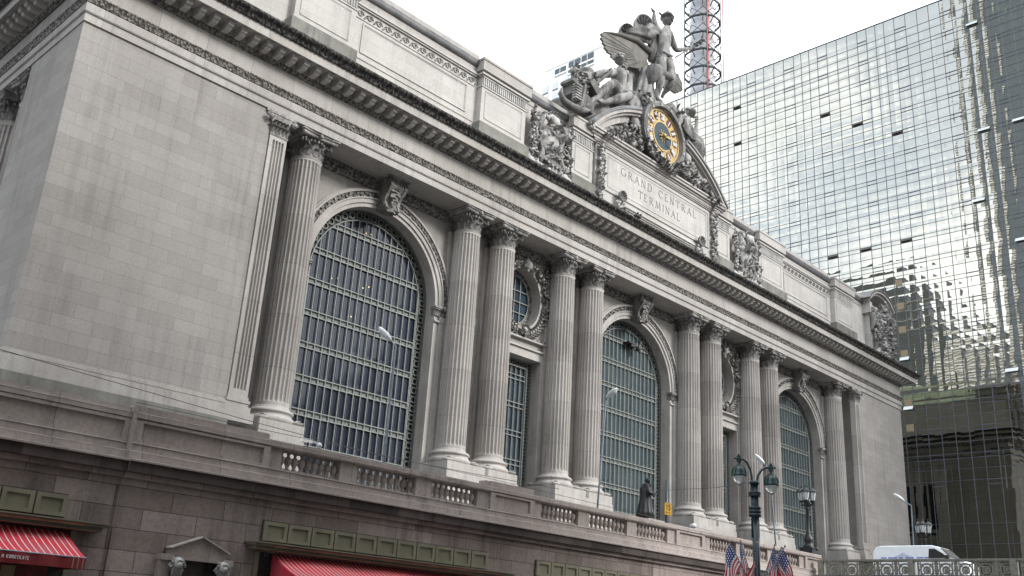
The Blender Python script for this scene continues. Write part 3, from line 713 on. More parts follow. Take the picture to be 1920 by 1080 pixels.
# ------------------------------------------------------------------ bays between the arches
for cx in NICHE:
    m = MB(); Y2 = 3.2
    m.box(cx-3.0, cx+3.0, Y2+.15, Y2+.3, ZB, 16.5)
    # square surround
    for x0, x1 in ((cx-2.85, cx-2.185), (cx+2.185, cx+2.85)): m.box(x0, x1, YW-.1, YW+.3, ZB, 9.05)
    m.box(cx-2.85, cx+2.85, YW-.1, YW+.3, 9.035, 9.66)
    m.box(cx-2.95, cx+2.95, YW-.245, YW+.3, 9.66, 9.8);
    L = [(cx-2.2, ZB), (cx-2.2, 9.05), (cx+2.2, 9.05), (cx+2.2, ZB)]; m.strip([(x, YW+.1, z) for x, z in L], [(x, Y2+.1, z) for x, z in L])
    L = arc(cx, 13.5, 1.85, 0, 2*PI, 40, 2.3); m.strip([(x, YW-.06, z) for x, z in L], [(x, Y2+.1, z) for x, z in L])
    L2 = arc(cx, 13.5, 2.02, 0, 2*PI, 40, 2.47); m.strip([(x, YW-.06, z) for x, z in L], [(x, YW-.06, z) for x, z in L2]); m.strip([(x, YW-.06, z) for x, z in L2], [(x, YW+.1, z) for x, z in L2])
    m.box(cx-2.95, cx+2.95, YW-.3, YW+.1, 10.30, 10.42)
    obj('bay_surround', m, M['plain_lime'], T)
    m = MB(); m.box(cx-2.9, cx+2.9, YW-.2, YW+.1, 10.42, 10.66)
    for i in range(16): m.leaf((cx-2.7+i*.36, YW-.2, 10.44), (0, 0, 1), (0, -1, 0), .24, .2, .2, .02, 3)
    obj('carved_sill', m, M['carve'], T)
    # lower window
    m = MB(); m.face([(cx-2.2, Y2, ZB), (cx+2.2, Y2, ZB), (cx+2.2, 9.05, 9.05) if 0 else (cx+2.2, Y2, 9.05), (cx-2.2, Y2, 9.05)])
    w = obj('tall_window', m, M['glass_small'], T)
    fr = MB()
    for i in range(-3, 4): fr.box(cx+i*.5-.025, cx+i*.5+.025, Y2-.12, Y2-.06, ZB, 8.45); fr.box(cx+i*.5+.18, cx+i*.5+.21, Y2-.03, Y2-.01, ZB, 8.45)
    for k in range(-2, 4):
        for dz in (0, -.34): z = 1.70+2.06*k+dz; fr.box(cx-1.6, cx+1.6, Y2-.13, Y2-.05, z-.03, z+.03)
    for s in (-1, 1): fr.box(cx+s*1.62-.05, cx+s*1.62+.05, Y2-.2, Y2, ZB, 8.5); fr.box(cx+s*2.14-.05, cx+s*2.14+.05, Y2-.2, Y2, ZB, 9.05)
    fr.box(cx-1.65, cx+1.65, Y2-.2, Y2, 8.45, 8.55); fr.box(cx-2.2, cx+2.2, Y2-.2, Y2, 8.95, 9.05)
    obj('window_frame', fr, M['iron'], w)
    g = MB()
    cells = [(cx+s*1.88, 8.6-i*.52) for s in (-1, 1) for i in range(25)] + [(cx-1.5+i*.5, 8.75) for i in range(7)]
    for x, z in cells:
        A = [(x+.2*math.cos(q*PI/4), Y2-.12, z+.2*math.sin(q*PI/4)) for q in range(8)]; B = [(x+.12*math.cos(q*PI/4), Y2-.12, z+.12*math.sin(q*PI/4)) for q in range(8)]
        g.strip(A, B, True)
        for q in range(4): a = PI/4+q*PI/2; g.ball((x+.25*math.cos(a), Y2-.11, z+.25*math.sin(a)), (.06, .04, .06), 5, 3)
    obj('ring_border', g, M['iron_ring'], w)
    g = MB()
    for s in (-1, 1): g.box(min(cx+s*1.66, cx+s*2.1), max(cx+s*1.66, cx+s*2.1), Y2-.045, Y2-.04, ZB, 9.0)
    g.box(cx-1.66, cx+1.66, Y2-.045, Y2-.04, 8.55, 8.95); obj('border_backing', g, M['dark'], w)
    # oval window
    m = MB(); m.face([(x, Y2, z) for x, z in arc(cx, 13.5, 1.6, 0, 2*PI, 32, 2.05)[:-1]])
    w = obj('oval_window', m, M['glass_small'], T)
    fr = MB()
    for i in (-1, 0, 1): x = i*.62-.1; zz = 1.8*math.sqrt(1-(x/1.36)**2); fr.box(cx+x-.03, cx+x+.03, Y2-.1, Y2-.02, 13.5-zz, 13.5+zz)
    for z in (-.95, -.1, .75): xx = 1.36*math.sqrt(1-(z/1.8)**2); fr.box(cx-xx, cx+xx, Y2-.12, Y2-.02, 13.5+z-.03, 13.5+z+.03)
    A = arc(cx, 13.5, 1.36, 0, 2*PI, 32, 1.8); B = arc(cx, 13.5, 1.44, 0, 2*PI, 32, 1.88); fr.strip([(x, Y2-.14, z) for x, z in A], [(x, Y2-.14, z) for x, z in B])
    obj('window_frame', fr, M['iron'], w)
    g = MB(); C_ = arc(cx, 13.5, 1.85, 0, 2*PI, 32, 2.3); g.strip([(x, Y2-.06, z) for x, z in B], [(x, Y2-.06, z) for x, z in C_])
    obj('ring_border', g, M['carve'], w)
    # wreath and garlands round the oval
    g = MB(); rnd = random.Random(int(cx*10))
    def tuft(x, z, n, sp, L=.42, dirz=0, y=YW-.08):
        for _ in range(n):
            a = rnd.uniform(0, 2*PI); px, pz = x+rnd.gauss(0, sp), z+rnd.gauss(0, sp)
            g.leaf((px, y-rnd.uniform(0, .2), pz), (math.cos(a), -.2, math.sin(a)+dirz), (0, -1, 0), rnd.uniform(.6, 1.1)*L, .24, .5, .04, 4)
        for _ in range(n//2): g.ball((x+rnd.gauss(0, sp), y-rnd.uniform(.1, .3), z+rnd.gauss(0, sp)), rnd.uniform(.08, .15), 6, 4)
    for s in (-1, 1):
        for t in range(9):      # drops from the top corners
            tuft(cx+s*(2.25+.12*math.sin(t*1.3)), 16.2-t*.42, 5, .13)
        for t in range(7): tuft(cx+s*(.35+t*.3), 16.1-.12*t+.15*math.sin(t), 5, .14)
        for t in range(10):     # palm branches rising from the bottom rosette
            a = -PI/2+s*(.15+t*.12); x, z = cx+2.3*math.cos(a), 13.6+2.85*math.sin(a)
            for q in (-1, 1):
                dv = Vector((-math.sin(a)*s, 0, math.cos(a)*s))+Vector((math.cos(a), 0, math.sin(a)))*q*.7
                g.leaf((x, YW-.12, z), dv, (0, -1, 0), .75, .22, .35, .05, 4)
            g.ball((x, YW-.16, z), (.14, .12, .14), 6, 4)
    for k in range(12): a = k*PI/6; g.leaf((cx, YW-.25, 10.95), (math.cos(a), -.3, math.sin(a)), (0, -1, 0), .55, .3, .3, .05, 4)
    g.ball((cx, YW-.4, 10.95), (.2, .2, .2), 8, 5)
    g.ball((cx, YW-.3, 16.1), (.35, .35, .45), 8, 6, .4); tuft(cx, 16.1, 14, .3)
    obj('carved_garland', g, M['capital'], T)
# ------------------------------------------------------------------ attic
YA = .5
def frame_panel(m, x0, x1, z0, z1, y, d=.06, w=.1):
    """raised moulding round a sunk panel"""
    for a, b_, c, e in ((x0, x1, z1-w, z1), (x0, x1, z0, z0+w), (x0, x0+w, z0+w, z1-w), (x1-w, x1, z0+w, z1-w)): m.box(a, b_, y-d, y+.05, c, e)
    for a, b_, c, e in ((x0+w, x1-w, z1-w-.07, z1-w), (x0+w, x1-w, z0+w, z0+w+.07), (x0+w, x0+w+.07, z0+w, z1-w), (x1-w-.07, x1-w, z0+w, z1-w)): m.box(a, b_, y-d*.5, y+.05, c, e)
m = MB(); m.box(-46.3, 46.3, YA, 4.0, 21.9, 28.3)
for s in (-1, 1): m.box(min(s*46.2, s*42), max(s*46.2, s*42), 4.01, 30, 21.9, 28.0)
at = obj('attic_wall', m, M['attic'], T)
for s in (-1, 1):
    m = MB()
    for x0, x1 in ((21.7, 32.6),):
        frame_panel(m, min(s*x0, s*x1)+.75, max(s*x0, s*x1)-.75, 24.35, 26.55, YA)
        m.box(min(s*x0, s*x1), max(s*x0, s*x1), YA-.05, YA+.1, 23.9, 24.0); m.box(min(s*x0, s*x1), max(s*x0, s*x1), YA-.1, YA+.1, 22.6, 23.2)
        m.box(min(s*x0, s*x1), max(s*x0, s*x1), YA-.05, YA+.1, 26.72, 26.78); m.box(min(s*x0, s*x1), max(s*x0, s*x1), YA-.12, YA+.1, 27.5, 27.62)
        m.box(min(s*x0, s*x1), max(s*x0, s*x1), YA-.2, YA+.1, 27.62, 27.8)
    obj('attic_panel_moulding', m, M['attic'], at)
for s in (-1, 1):
    g = MB()
    for i in range(14):         # running scroll band
        x = s*(22.1+i*.77); z = 27.1
        g.tube([(x+.26*math.cos(q*.8)*(1-q/14), YA-.02, z+.26*math.sin(q*.8)*(1-q/14)) for q in range(11)], .05, 5)
        g.leaf((x+.3, YA-.02, z-.25), (.7, 0, 1), (0, -1, 0), .5, .16, .2, .03, 3)
    obj('scroll_band', g, M['ornament'], at)
def pier(x0, x1, cap=True, y=0.02):
    m = MB(); m.box(x0, x1, y, YA+.1, 23.95, 28.05)
    frame_panel(m, x0+.35, x1-.35, 24.3, 26.55, y, .04, .06)
    m.box(x0-.06, x1+.06, y-.06, YA+.1, 26.74, 26.84); m.box(x0-.08, x1+.08, y-.08, YA+.1, 27.55, 27.65); m.box(x0-.2, x1+.2, y-.2, YA+.1, 27.65, 27.80)
    m.box(x0-.12, x1+.12, y-.12, YA+.1, 23.80, 23.97)
    p = obj('attic_pier', m, M['attic'], T)
    d = MB(); n = int((x1-x0)/.2)
    for i in range(n): x = x0+(i+.5)*(x1-x0)/n; d.box(x-.055, x+.055, y-.07, y+.02, 26.9, 27.5); 
    d.box(x0, x1, y-.1, y+.02, 27.48, 27.56)
    obj('dentil_row', d, M['ornament'], p)
    b = MB(); b.box(x0-.25, x1+.25, y-.28, YA+.1, 21.9, 23.80); obj('pier_base', b, M['damp'], p)
    c = MB(); c.box(x0-.25, x1+.25, y-.28, YA+1.2, 27.95, 28.74); c.box(x0-.30, x1+.30, y-.34, YA+1.3, 28.74, 28.94); obj('pier_cap', c, M['smooth'], p)
for s in (-1, 1):
    for a, b_ in ((16.85, 21.45), (32.75, 37.1), (8.9, 11.45)): pier(min(s*a, s*b_), max(s*a, s*b_))
# coping with lead roll
for s in (-1, 1):
    for a, b_ in ((21.75, 32.4), (11.75, 16.55), (37.4, 40.6)):
        x0, x1 = min(s*a, s*b_), max(s*a, s*b_)
        m = MB(); m.box(x0, x1, YA-.05, 2.2, 27.9, 28.35); m.box(x0, x1, YA-.30, 2.2, 28.80, 29.14); obj('coping', m, M['smooth'], at)
        m = MB(); m.strip([(x0, YA-.05-.25*math.sin(q*PI/16), 28.30+.45*(1-math.cos(q*PI/16))) for q in range(9)], [(x1, YA-.05-.25*math.sin(q*PI/16), 28.30+.45*(1-math.cos(q*PI/16))) for q in range(9)]); m.box(x0, x1, YA-.32, YA-.28, 28.70, 28.80)
        obj('lead_roll', m, M['lead'], at)
# cartouches
def cartouche(cx, seed, y=.3, zc=25.2, sc_=.96, name='carved_cartouche'):
    g = MB(); rnd = random.Random(seed)
    # oval shield, bowed out
    rings = []
    for j in range(7):
        k = 1-j/6.5; rings.append([(cx+1.05*sc_*k*math.cos(a), y-.45-.35*(1-k*k), zc+1.35*sc_*k*math.sin(a)) for a in [2*PI*i/20 for i in range(20)]])
    g.smooth = True; g.loft([[(cx+1.1*sc_*math.cos(a), y+.2, zc+1.4*sc_*math.sin(a)) for a in [2*PI*i/20 for i in range(20)]]]+rings); g.smooth = False
    # rolled strapwork rim
    for s in (-1, 1):
        g.tube([(cx+s*(1.25+.25*math.sin(t*2.2))*sc_, y-.5-.15*math.sin(t*3), zc+(1.9-t*1.25)*sc_) for t in [i*.25 for i in range(13)]], [.22+.08*math.sin(i*1.2) for i in range(13)], 7)
        for (dx, dz, r0) in ((1.55, 1.7, .42), (1.7, -.2, .36), (1.2, -1.75, .45), (.7, 2.15, .4)):
            c = Vector((cx+s*dx*sc_, y-.5, zc+dz*sc_)); g.tube([c+Vector((s*math.cos(q*.7)*r0*(1-q/16), -.02*q, math.sin(q*.7)*r0*(1-q/16))) for q in range(14)], .10, 6)
        for t in range(13):     # fruit and leaf garland down the outside
            x = cx+s*(1.95+.18*math.sin(t*.9))*sc_; z = zc+(2.0-t*.33)*sc_
            for _ in range(5):
                a = rnd.uniform(0, 2*PI); g.leaf((x+rnd.gauss(0, .14), y-.2-rnd.uniform(0, .25), z+rnd.gauss(0, .12)), (math.cos(a), -.3, math.sin(a)), (0, -1, 0), .5, .3, .5, .05, 4)
            for _ in range(3): g.ball((x+rnd.gauss(0, .16), y-.45-rnd.uniform(0, .2), z+rnd.gauss(0, .13)), rnd.uniform(.10, .18), 6, 5)
        # big flanking leaves
        for (dx, dz, ax, az, L) in ((1.3, -1.2, .9, -1, 1.1), (1.2, .6, 1, .5, 1.0), (.8, 1.7, .8, 1, .9), (.6, -1.9, .5, -1, .9), (1.7, -.8, 1, .2, .8)):
            g.leaf((cx+s*dx*sc_, y-.35, zc+dz*sc_), (s*ax, -.3, az), (0, -1, 0), L*sc_, .6, .5, .08, 6)
    for t in range(26):
        a = rnd.uniform(0, PI); r = rnd.uniform(.3, 1.0); g.ball((cx+r*math.cos(a)*1.1, y-.55-rnd.uniform(0, .25), zc+1.75+r*math.sin(a)*.45), rnd.uniform(.1, .22), 6, 5, .3)
    for _ in range(26):
        a = rnd.uniform(0, 2*PI); g.leaf((cx+rnd.uniform(-.9, .7), y-.72-rnd.uniform(0, .15), zc+rnd.choice((.75, -.9))+rnd.gauss(0, .22)), (math.cos(a), -.3, math.sin(a)-.3), (0, -1, 0), .55, .34, .5, .05, 5)
    for k in range(3): g.tube([(cx-1.3+.2*k, y-.7, zc-1.9+.1*k), (cx-.2+.2*k, y-.95, zc-1.1), (cx+1.2, y-.7, zc-.5-.3*k)], [.08, .13, .05], 6)
    g.ball((cx, y-.75, zc+1.75), (.42, .4, .5), 9, 7, .35)          # helmeted mask
    for k in range(7): a = .3+k*.4; g.leaf((cx+.3*math.cos(a), y-.6, zc+2.0), (math.cos(a), -.2, math.sin(a)), (0, -1, 0), .7, .3, .4, .05, 4)
    for k in range(5): g.leaf((cx+(k-2)*.25, y-.7, zc-1.4), ((k-2)*.35, -.1, -1), (0, -1, 0), .9, .35, .4, .06, 5)
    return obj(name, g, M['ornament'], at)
cartouche(-14.15, 3); cartouche(14.15, 5)
for s in (-1, 1):
    g = MB(); rnd = random.Random(9+s)
    for t in range(8): 
        x = s*14.15+(t-3.5)*.62; g.ball((x, -.15, 22.75+.2*math.sin(t*1.7)), (.5, .4, .5), 8, 6, .4, seed=t)
    obj('carved_drapery', g, M['ornament'], at)
# ------------------------------------------------------------------ central frontispiece
m = MB(); m.box(-8.75, 8.75, -.12, 3, 21.9, 28.15)
cb = obj('frontispiece', m, M['attic'], T)
m = MB()
m.box(-9.0, 9.0, -.22, .3, 27.7, 27.82); m.box(-9.1, 9.1, -.3, .4, 27.82, 27.95); m.box(-10.0, 10.0, -.62, .6, 28.38, 28.62); m.box(-9.6, 9.6, -.45, .6, 28.2, 28.38); m.box(-9.3, 9.3, -.35, .5, 27.95, 28.2); m.box(-10.15, 10.15, -.72, .6, 28.62, 28.80)
obj('pediment_cornice', m, M['smooth'], cb)
m = MB(); frame_panel(m, -7.62, 7.62, 23.95, 27.45, -.12, .10, .16); m.box(-7.4, 7.4, -.16, -.10, 24.1, 27.3)
frame_panel(m, -7.2, 7.2, 24.35, 27.1, -.16, .03, .05)
pn = obj('inscription_panel', m, M['attic'], T)
m = MB(); m.box(-5.2, 5.2, -.34, 0, 23.35, 23.5); m.box(-5.2, 5.2, -.28, 0, 23.5, 23.62); m.box(-5.2, 5.2, -.22, 0, 23.2, 23.35); m.box(-8.4, 8.4, -.2, 0, 22.55, 22.7); m.box(-8.75, 8.75, -.3, 0, 21.9, 22.5)
obj('panel_sill', m, M['attic'], cb)
# Roman capitals: strokes in a 0..1 box, thick (T) and thin (t), with serifs
GL = {
'G': [('a', .5, .5, .5, .5, 45, 325, 1), ('l', .93, .46, .93, .12, 1), ('l', .80, .46, 1.02, .46, 0)],
'R': [('l', .15, 0, .15, 1, 1), ('l', .03, 0, .27, 0, 0), ('l', .03, 1, .5, 1, 0), ('a', .42, .75, .32, .25, -90, 90, 1), ('l', .15, .5, .5, .5, 0), ('l', .42, .5, .9, 0, 1), ('l', .8, 0, 1.0, 0, 0)],
'A': [('l', .05, 0, .5, 1, 0), ('l', .5, 1, .95, 0, 1), ('l', .22, .36, .78, .36, 0), ('l', -.06, 0, .16, 0, 0), ('l', .82, 0, 1.06, 0, 0)],
'N': [('l', .12, 0, .12, 1, 0), ('l', .12, 1, .88, 0, 1), ('l', .88, 0, .88, 1, 0), ('l', 0, 0, .24, 0, 0), ('l', 0, 1, .2, 1, 0), ('l', .76, 1, 1, 1, 0)],
'D': [('l', .12, 0, .12, 1, 1), ('l', 0, 0, .45, 0, 0), ('l', 0, 1, .45, 1, 0), ('a', .42, .5, .52, .5, -90, 90, 1)],
'C': [('a', .5, .5, .5, .5, 45, 315, 1), ('l', .86, .95, .86, .72, 0)],
'E': [('l', .14, 0, .14, 1, 1), ('l', .02, 0, .8, 0, 0), ('l', .02, 1, .76, 1, 0), ('l', .14, .53, .62, .53, 0), ('l', .8, 0, .8, .16, 0), ('l', .76, 1, .76, .84, 0)],
'T': [('l', .5, 0, .5, 1, 1), ('l', .02, 1, .98, 1, 0), ('l', .36, 0, .64, 0, 0), ('l', .02, 1, .02, .84, 0), ('l', .98, 1, .98, .84, 0)],
'L': [('l', .16, 0, .16, 1, 1), ('l', .03, 0, .82, 0, 0), ('l', .03, 1, .3, 1, 0), ('l', .82, 0, .82, .16, 0)],
'M': [('l', .06, 0, .16, 1, 0), ('l', .16, 1, .5, .05, 1), ('l', .5, .05, .84, 1, 0), ('l', .84, 1, .94, 0, 1), ('l', -.04, 0, .18, 0, 0), ('l', .82, 0, 1.06, 0, 0)],
'I': [('l', .5, 0, .5, 1, 1), ('l', .3, 0, .7, 0, 0), ('l', .3, 1, .7, 1, 0)],
'H': [('l', .14, 0, .14, 1, 1), ('l', .86, 0, .86, 1, 1), ('l', .14, .52, .86, .52, 0)],
'O': [('a', .5, .5, .5, .5, 0, 360, 1)],
'V': [('l', .04, 1, .5, 0, 1), ('l', .5, 0, .96, 1, 0)], 'X': [('l', .08, 1, .92, 0, 1), ('l', .08, 0, .92, 1, 0)],
'1': [('l', .5, 0, .5, 1, 1), ('l', .5, 1, .28, .82, 1)], '5': [('l', .82, 1, .26, 1, 1), ('l', .26, 1, .22, .55, 1), ('a', .46, .33, .36, .33, -150, 120, 1)],
'P': [('l', .15, 0, .15, 1, 1), ('a', .45, .74, .35, .26, -90, 90, 1), ('l', .15, 1, .48, 1, 1), ('l', .15, .48, .48, .48, 1)],
'2': [('a', .5, .72, .34, .28, -40, 170, 1), ('l', .78, .56, .16, 0, 1), ('l', .16, 0, .86, 0, 1)], '.': [('l', .5, 0, .5, .1, 1)], ' ': [],
}
def glyph(mb, ch, O, U, W, h, w, tk, tn, y=.0, d=.02):
    """O origin, U unit vector along the line, W unit vector up, extrude towards the viewer"""
    O = Vector(O); U = Vector(U); W = Vector(W); Nn = U.cross(W)
    def P_(a, b): return O + U*(a*w) + W*(b*h)
    for s in GL[ch]:
        if s[0] == 'l':
            mb.bar(P_(s[1], s[2]), P_(s[3], s[4]), (tk if s[5] else tn), d, up=Nn)
        else:
            _, cx_, cy_, rx, ry, a0, a1, k = s; n = 12; pts = [P_(cx_+rx*math.cos(R(a0+(a1-a0)*i/n)), cy_+ry*math.sin(R(a0+(a1-a0)*i/n))) for i in range(n+1)]
            for i in range(n):
                md = (a0+(a1-a0)*(i+.5)/n); th = tn+(tk-tn)*abs(math.cos(R(md)))
                mb.bar(pts[i], pts[i]+(pts[i+1]-pts[i])*1.12, th, d, up=Nn)
def line_of(text, x0, x1, zb, h, y, tk, tn, mat, parent, name='letter', sp=.0):
    WD = {'I': .45, ' ': .75, 'M': 1.15, 'E': .78, 'L': .78, 'T': .9, 'C': .95, 'G': 1.0}
    tot = sum(WD.get(c, .95) for c in text); u = (x1-x0)/tot; x = x0
    for c in text:
        w = WD.get(c, .95)*u
        if c != ' ':
            m = MB(); glyph(m, c, (x+.14*w, y, zb), (1, 0, 0), (0, 0, 1), h, w*.66, tk, tn); obj(name, m, mat, parent)
        x += w
line_of('GRAND CENTRAL', -5.55, 5.7, 26.12, .66, -.165, .10, .06, M['letter'], pn)
line_of('TERMINAL', -3.15, 3.2, 24.95, .66, -.165, .10, .06, M['letter'], pn)
# segmental broken pediment
RZ = 20.4; RO = 13.15
for s in (-1, 1):
    a0 = math.acos(10.15/RO); a1 = math.acos(3.55/RO)
    if s < 0: a0, a1 = PI-a0, PI-a1
    def arcseg(m, r0, r1, y0, y1, n=18):
        A = [(r0*math.cos(a0+(a1-a0)*i/n), RZ+r0*math.sin(a0+(a1-a0)*i/n)) for i in range(n+1)]; B = [(r1*math.cos(a0+(a1-a0)*i/n), RZ+r1*math.sin(a0+(a1-a0)*i/n)) for i in range(n+1)]
        pts = A+B[::-1]; m.prism(pts, y0, y1)
    m = MB(); arcseg(m, 11.85, 12.40, -.15, 1.8); arcseg(m, 12.40, 12.60, -.45, 1.8); arcseg(m, 12.60, 12.86, -.69, 1.8)
    o = obj('pediment_arc', m, M['smooth'], T)
    m = MB(); m.smooth = True; arcseg(m, 12.86, 13.0, -.79, 1.9); arcseg(m, 13.0, 13.15, -.75, 1.9); obj('lead_edge', m, M['lead'], o)
m = MB(); pts = [(12.0*math.cos(a), RZ+12.0*math.sin(a)) for a in [math.acos(9.0/12.0)+(PI-2*math.acos(9.0/12.0))*i/24 for i in range(25)]]
m.prism(pts, .25, 1.9); obj('tympanum', m, M['plain_lime'], cb)
m = MB(); m.box(-9.0, 9.0, -.1, 2.0, 28.8, 29.15); obj('tympanum_base', m, M['plain_lime'], cb)
g = MB(); rnd = random.Random(21)
for s in (-1, 1):
    for t in range(90):         # cornucopia heaps either side of the clock
        u = rnd.random(); x = s*(3.2+5.3*u); zt = RZ+math.sqrt(11.8**2-x*x); z = 28.95+(min(zt-28.95-.45, 2.1*(1-u)**.9+.3))*rnd.random()
        r = rnd.uniform(.16, .34); g.ball((x, -.15-rnd.uniform(0, .4), z+.1), (r, r, r), 7, 5, .45, seed=t)
    for t in range(60):
        u = rnd.random(); x = s*(3.0+5.6*u); zt = RZ+math.sqrt(11.6**2-x*x); z = 28.95+(min(zt-28.95-.6, 2.0*(1-u)**.9+.2))*rnd.random()
        a = rnd.uniform(0, 2*PI); g.leaf((x, -.2-rnd.uniform(0, .35), z), (math.cos(a), -.35, math.sin(a)), (0, -1, 0), rnd.uniform(.4, .65), .32, .6, .05, 5)
    g.ball((s*3.75, -.2, 31.3), (.55, .5, .7), 10, 8, .3, seed=s); g.ball((s*3.75, -.55, 31.15), (.16, .2, .2), 6, 5)  # mask head
    for k in range(8): a = k*.5-.4; g.leaf((s*3.75+.3*math.cos(a), -.25, 31.5+.3*math.sin(a)), (math.cos(a), 0, math.sin(a)), (0, -1, 0), .6, .3, .3, .05, 4)
for t in range(60):             # swag below the dial
    a = PI+.62+(PI-1.24)*t/59; x = 3.25*math.cos(a); z = 31.95+3.05*math.sin(a)
    if z < 28.7: z = 28.7
    for _ in range(2):
        q = rnd.uniform(0, 2*PI); g.leaf((x+rnd.gauss(0, .1), -.55-rnd.uniform(0, .3), z+rnd.gauss(0, .15)), (math.cos(q), -.3, math.sin(q)), (0, -1, 0), .5, .3, .5, .05, 4)
    g.ball((x, -.75, z+rnd.gauss(0, .12)), rnd.uniform(.12, .22), 6, 5, .3, seed=t)
obj('pediment_carving', g, M['sculpt'], cb)
g = MB()
for s in (-1, 1):               # hanging fruit drops and rosettes of the panel
    for t in range(15):
        x = s*(8.25+.08*math.sin(t*2)); z = 27.5-t*.31
        for _ in range(6):
            q = rnd.uniform(0, 2*PI); g.leaf((x+rnd.gauss(0, .15), -.16-rnd.uniform(0, .15), z+rnd.gauss(0, .1)), (math.cos(q), -.3, math.sin(q)), (0, -1, 0), .42, .26, .5, .04, 4)
        for _ in range(3): g.ball((x+rnd.gauss(0, .17), -.3-rnd.uniform(0, .12), z+rnd.gauss(0, .1)), rnd.uniform(.09, .16), 6, 4)
    for k in range(14): a = k*PI/7; g.leaf((s*5.75, -.3, 23.9), (math.cos(a), -.3, math.sin(a)), (0, -1, 0), .62, .34, .5, .05, 4)
    for t in range(12): g.leaf((s*(5.6+rnd.gauss(0, .3)), -.3, 23.5-rnd.random()*.9), (rnd.gauss(0, .6), -.2, -1), (0, -1, 0), .6, .3, .5, .05, 4); g.ball((s*(5.7+rnd.gauss(0, .25)), -.4, 23.6-rnd.random()*.9), .15, 6, 4)
    # pendants under the flank moulding
    for t in range(5): g.leaf((s*9.0, .0, 24.0-t*.2), (rnd.gauss(0, .5), -.2, -1), (0, -1, 0), .4, .3, .5, .04, 4)
obj('fruit_drops', g, M['ornament'], cb)
# ------------------------------------------------------------------ end blocks with small segmental pediments
for s in (-1, 1):
    cx = s*43.6; m = MB(); m.box(cx-2.5, cx+2.5, -.15, 3.5, 21.95, 28.4); m.box(cx-2.9, cx-2.3, -.45, 3.5, 27.2, 28.5); m.box(cx+2.3, cx+2.9, -.45, 3.5, 27.2, 28.5)
    m.box(cx-3.0, cx+3.0, -.25, 3.5, 21.9, 22.6)
    eb = obj('end_block', m, M['attic'], T)
    zc = 25.75; ro = 4.75; aa = math.asin(3.0/ro)
    m = MB()
    for r0, r1, y0 in ((4.05, 4.3, -.45), (4.3, 4.55, -.75)):
        A = [(cx+r0*math.cos(a), zc+r0*math.sin(a)) for a in [.72+(PI-1.44)*i/20 for i in range(21)]]; B = [(cx+r1*math.cos(a), zc+r1*math.sin(a)) for a in [.72+(PI-1.44)*i/20 for i in range(21)]]
        m.prism(A+B[::-1], y0, 4.0)
    obj('small_pediment', m, M['smooth'], eb)
    m = MB(); A = [(cx+4.55*math.cos(a), zc+4.55*math.sin(a)) for a in [.68+(PI-1.36)*i/20 for i in range(21)]]; B = [(cx+ro*math.cos(a), zc+ro*math.sin(a)) for a in [.68+(PI-1.36)*i/20 for i in range(21)]]
    m.prism(A+B[::-1], -.85, 5.0); obj('lead_edge', m, M['lead'], eb)
    m = MB(); m.smooth = True; m.lathe([(1.5, 0), (1.5, .5), (1.3, 1.0), (.8, 1.4), (.1, 1.55)], (cx-3.2*s, 3.6, 29.0), 20); obj('small_dome', m, M['smooth'], eb)
    g = MB(); rnd = random.Random(31+s)
    for dx, dz, r, n in ((0, 2.9, .55, 22), (-1.9, .6, .5, 30), (1.9, .6, .5, 30), (0, 1.0, .8, 34), (0, -1.2, .7, 30), (-1.7, -1.0, .35, 22), (1.7, -1.0, .35, 22), (-1.8, 2.2, .4, 16), (1.8, 2.2, .4, 16), (0, -2.3, .5, 14), (2.0, -2.6, .3, 12), (-2.0, -2.4, .3, 12)):
        for _ in range(n):
            q = rnd.uniform(0, 2*PI); g.leaf((cx+dx+rnd.gauss(0, r*.6), -.35-rnd.uniform(0, .4), 25.1+dz+rnd.gauss(0, r*.8)), (math.cos(q), -.3, math.sin(q)), (0, -1, 0), rnd.uniform(.45, .8), .34, .6, .05, 5)
        for _ in range(n//2): g.ball((cx+dx+rnd.gauss(0, r*.6), -.5-rnd.uniform(0, .35), 25.1+dz+rnd.gauss(0, r*.8)), rnd.uniform(.12, .25), 6, 5, .3)
    for sx in (-1, 1):
        c = Vector((cx+sx*2.5, -.5, 27.3)); g.tube([c+Vector((0, math.cos(q*.7)*.55*(1-q/16), math.sin(q*.7)*.55*(1-q/16))) for q in range(14)], .2, 7)
        g.tube([(cx+sx*2.5, -.6, 27.2), (cx+sx*2.45, -.55, 26.3), (cx+sx*2.4, -.3, 25.2)], [.35, .3, .15], 8)
    for k in range(6): a = k*PI/3; g.tube([(cx+.62*math.cos(a), -.7, 24.0+.62*math.sin(a)), (cx+.62*math.cos(a+1.05), -.7, 24.0+.62*math.sin(a+1.05))], .13, 6)
    obj('carved_trophy', g, M['ornament'], eb)
# copper roof behind the attic
m = MB(); v = [(-44, 5, 28.3), (44, 5, 28.3), (44, 42, 28.3), (-44, 42, 28.3), (-30, 20, 34.5), (30, 20, 34.5), (30, 28, 34.5), (-30, 28, 34.5)]
m.add(v, [(0,1,5,4), (1,2,6,5), (2,3,7,6), (3,0,4,7), (4,5,6,7)]); m.box(-44, 44, 4, 42, 21.9, 28.29)
m.add([(46.3,2,28.05),(46.3,30,28.05),(43,30,30.8),(43,6,30.8)], [(0,1,2,3)])
obj('copper_roof', m, M['copper'], T)
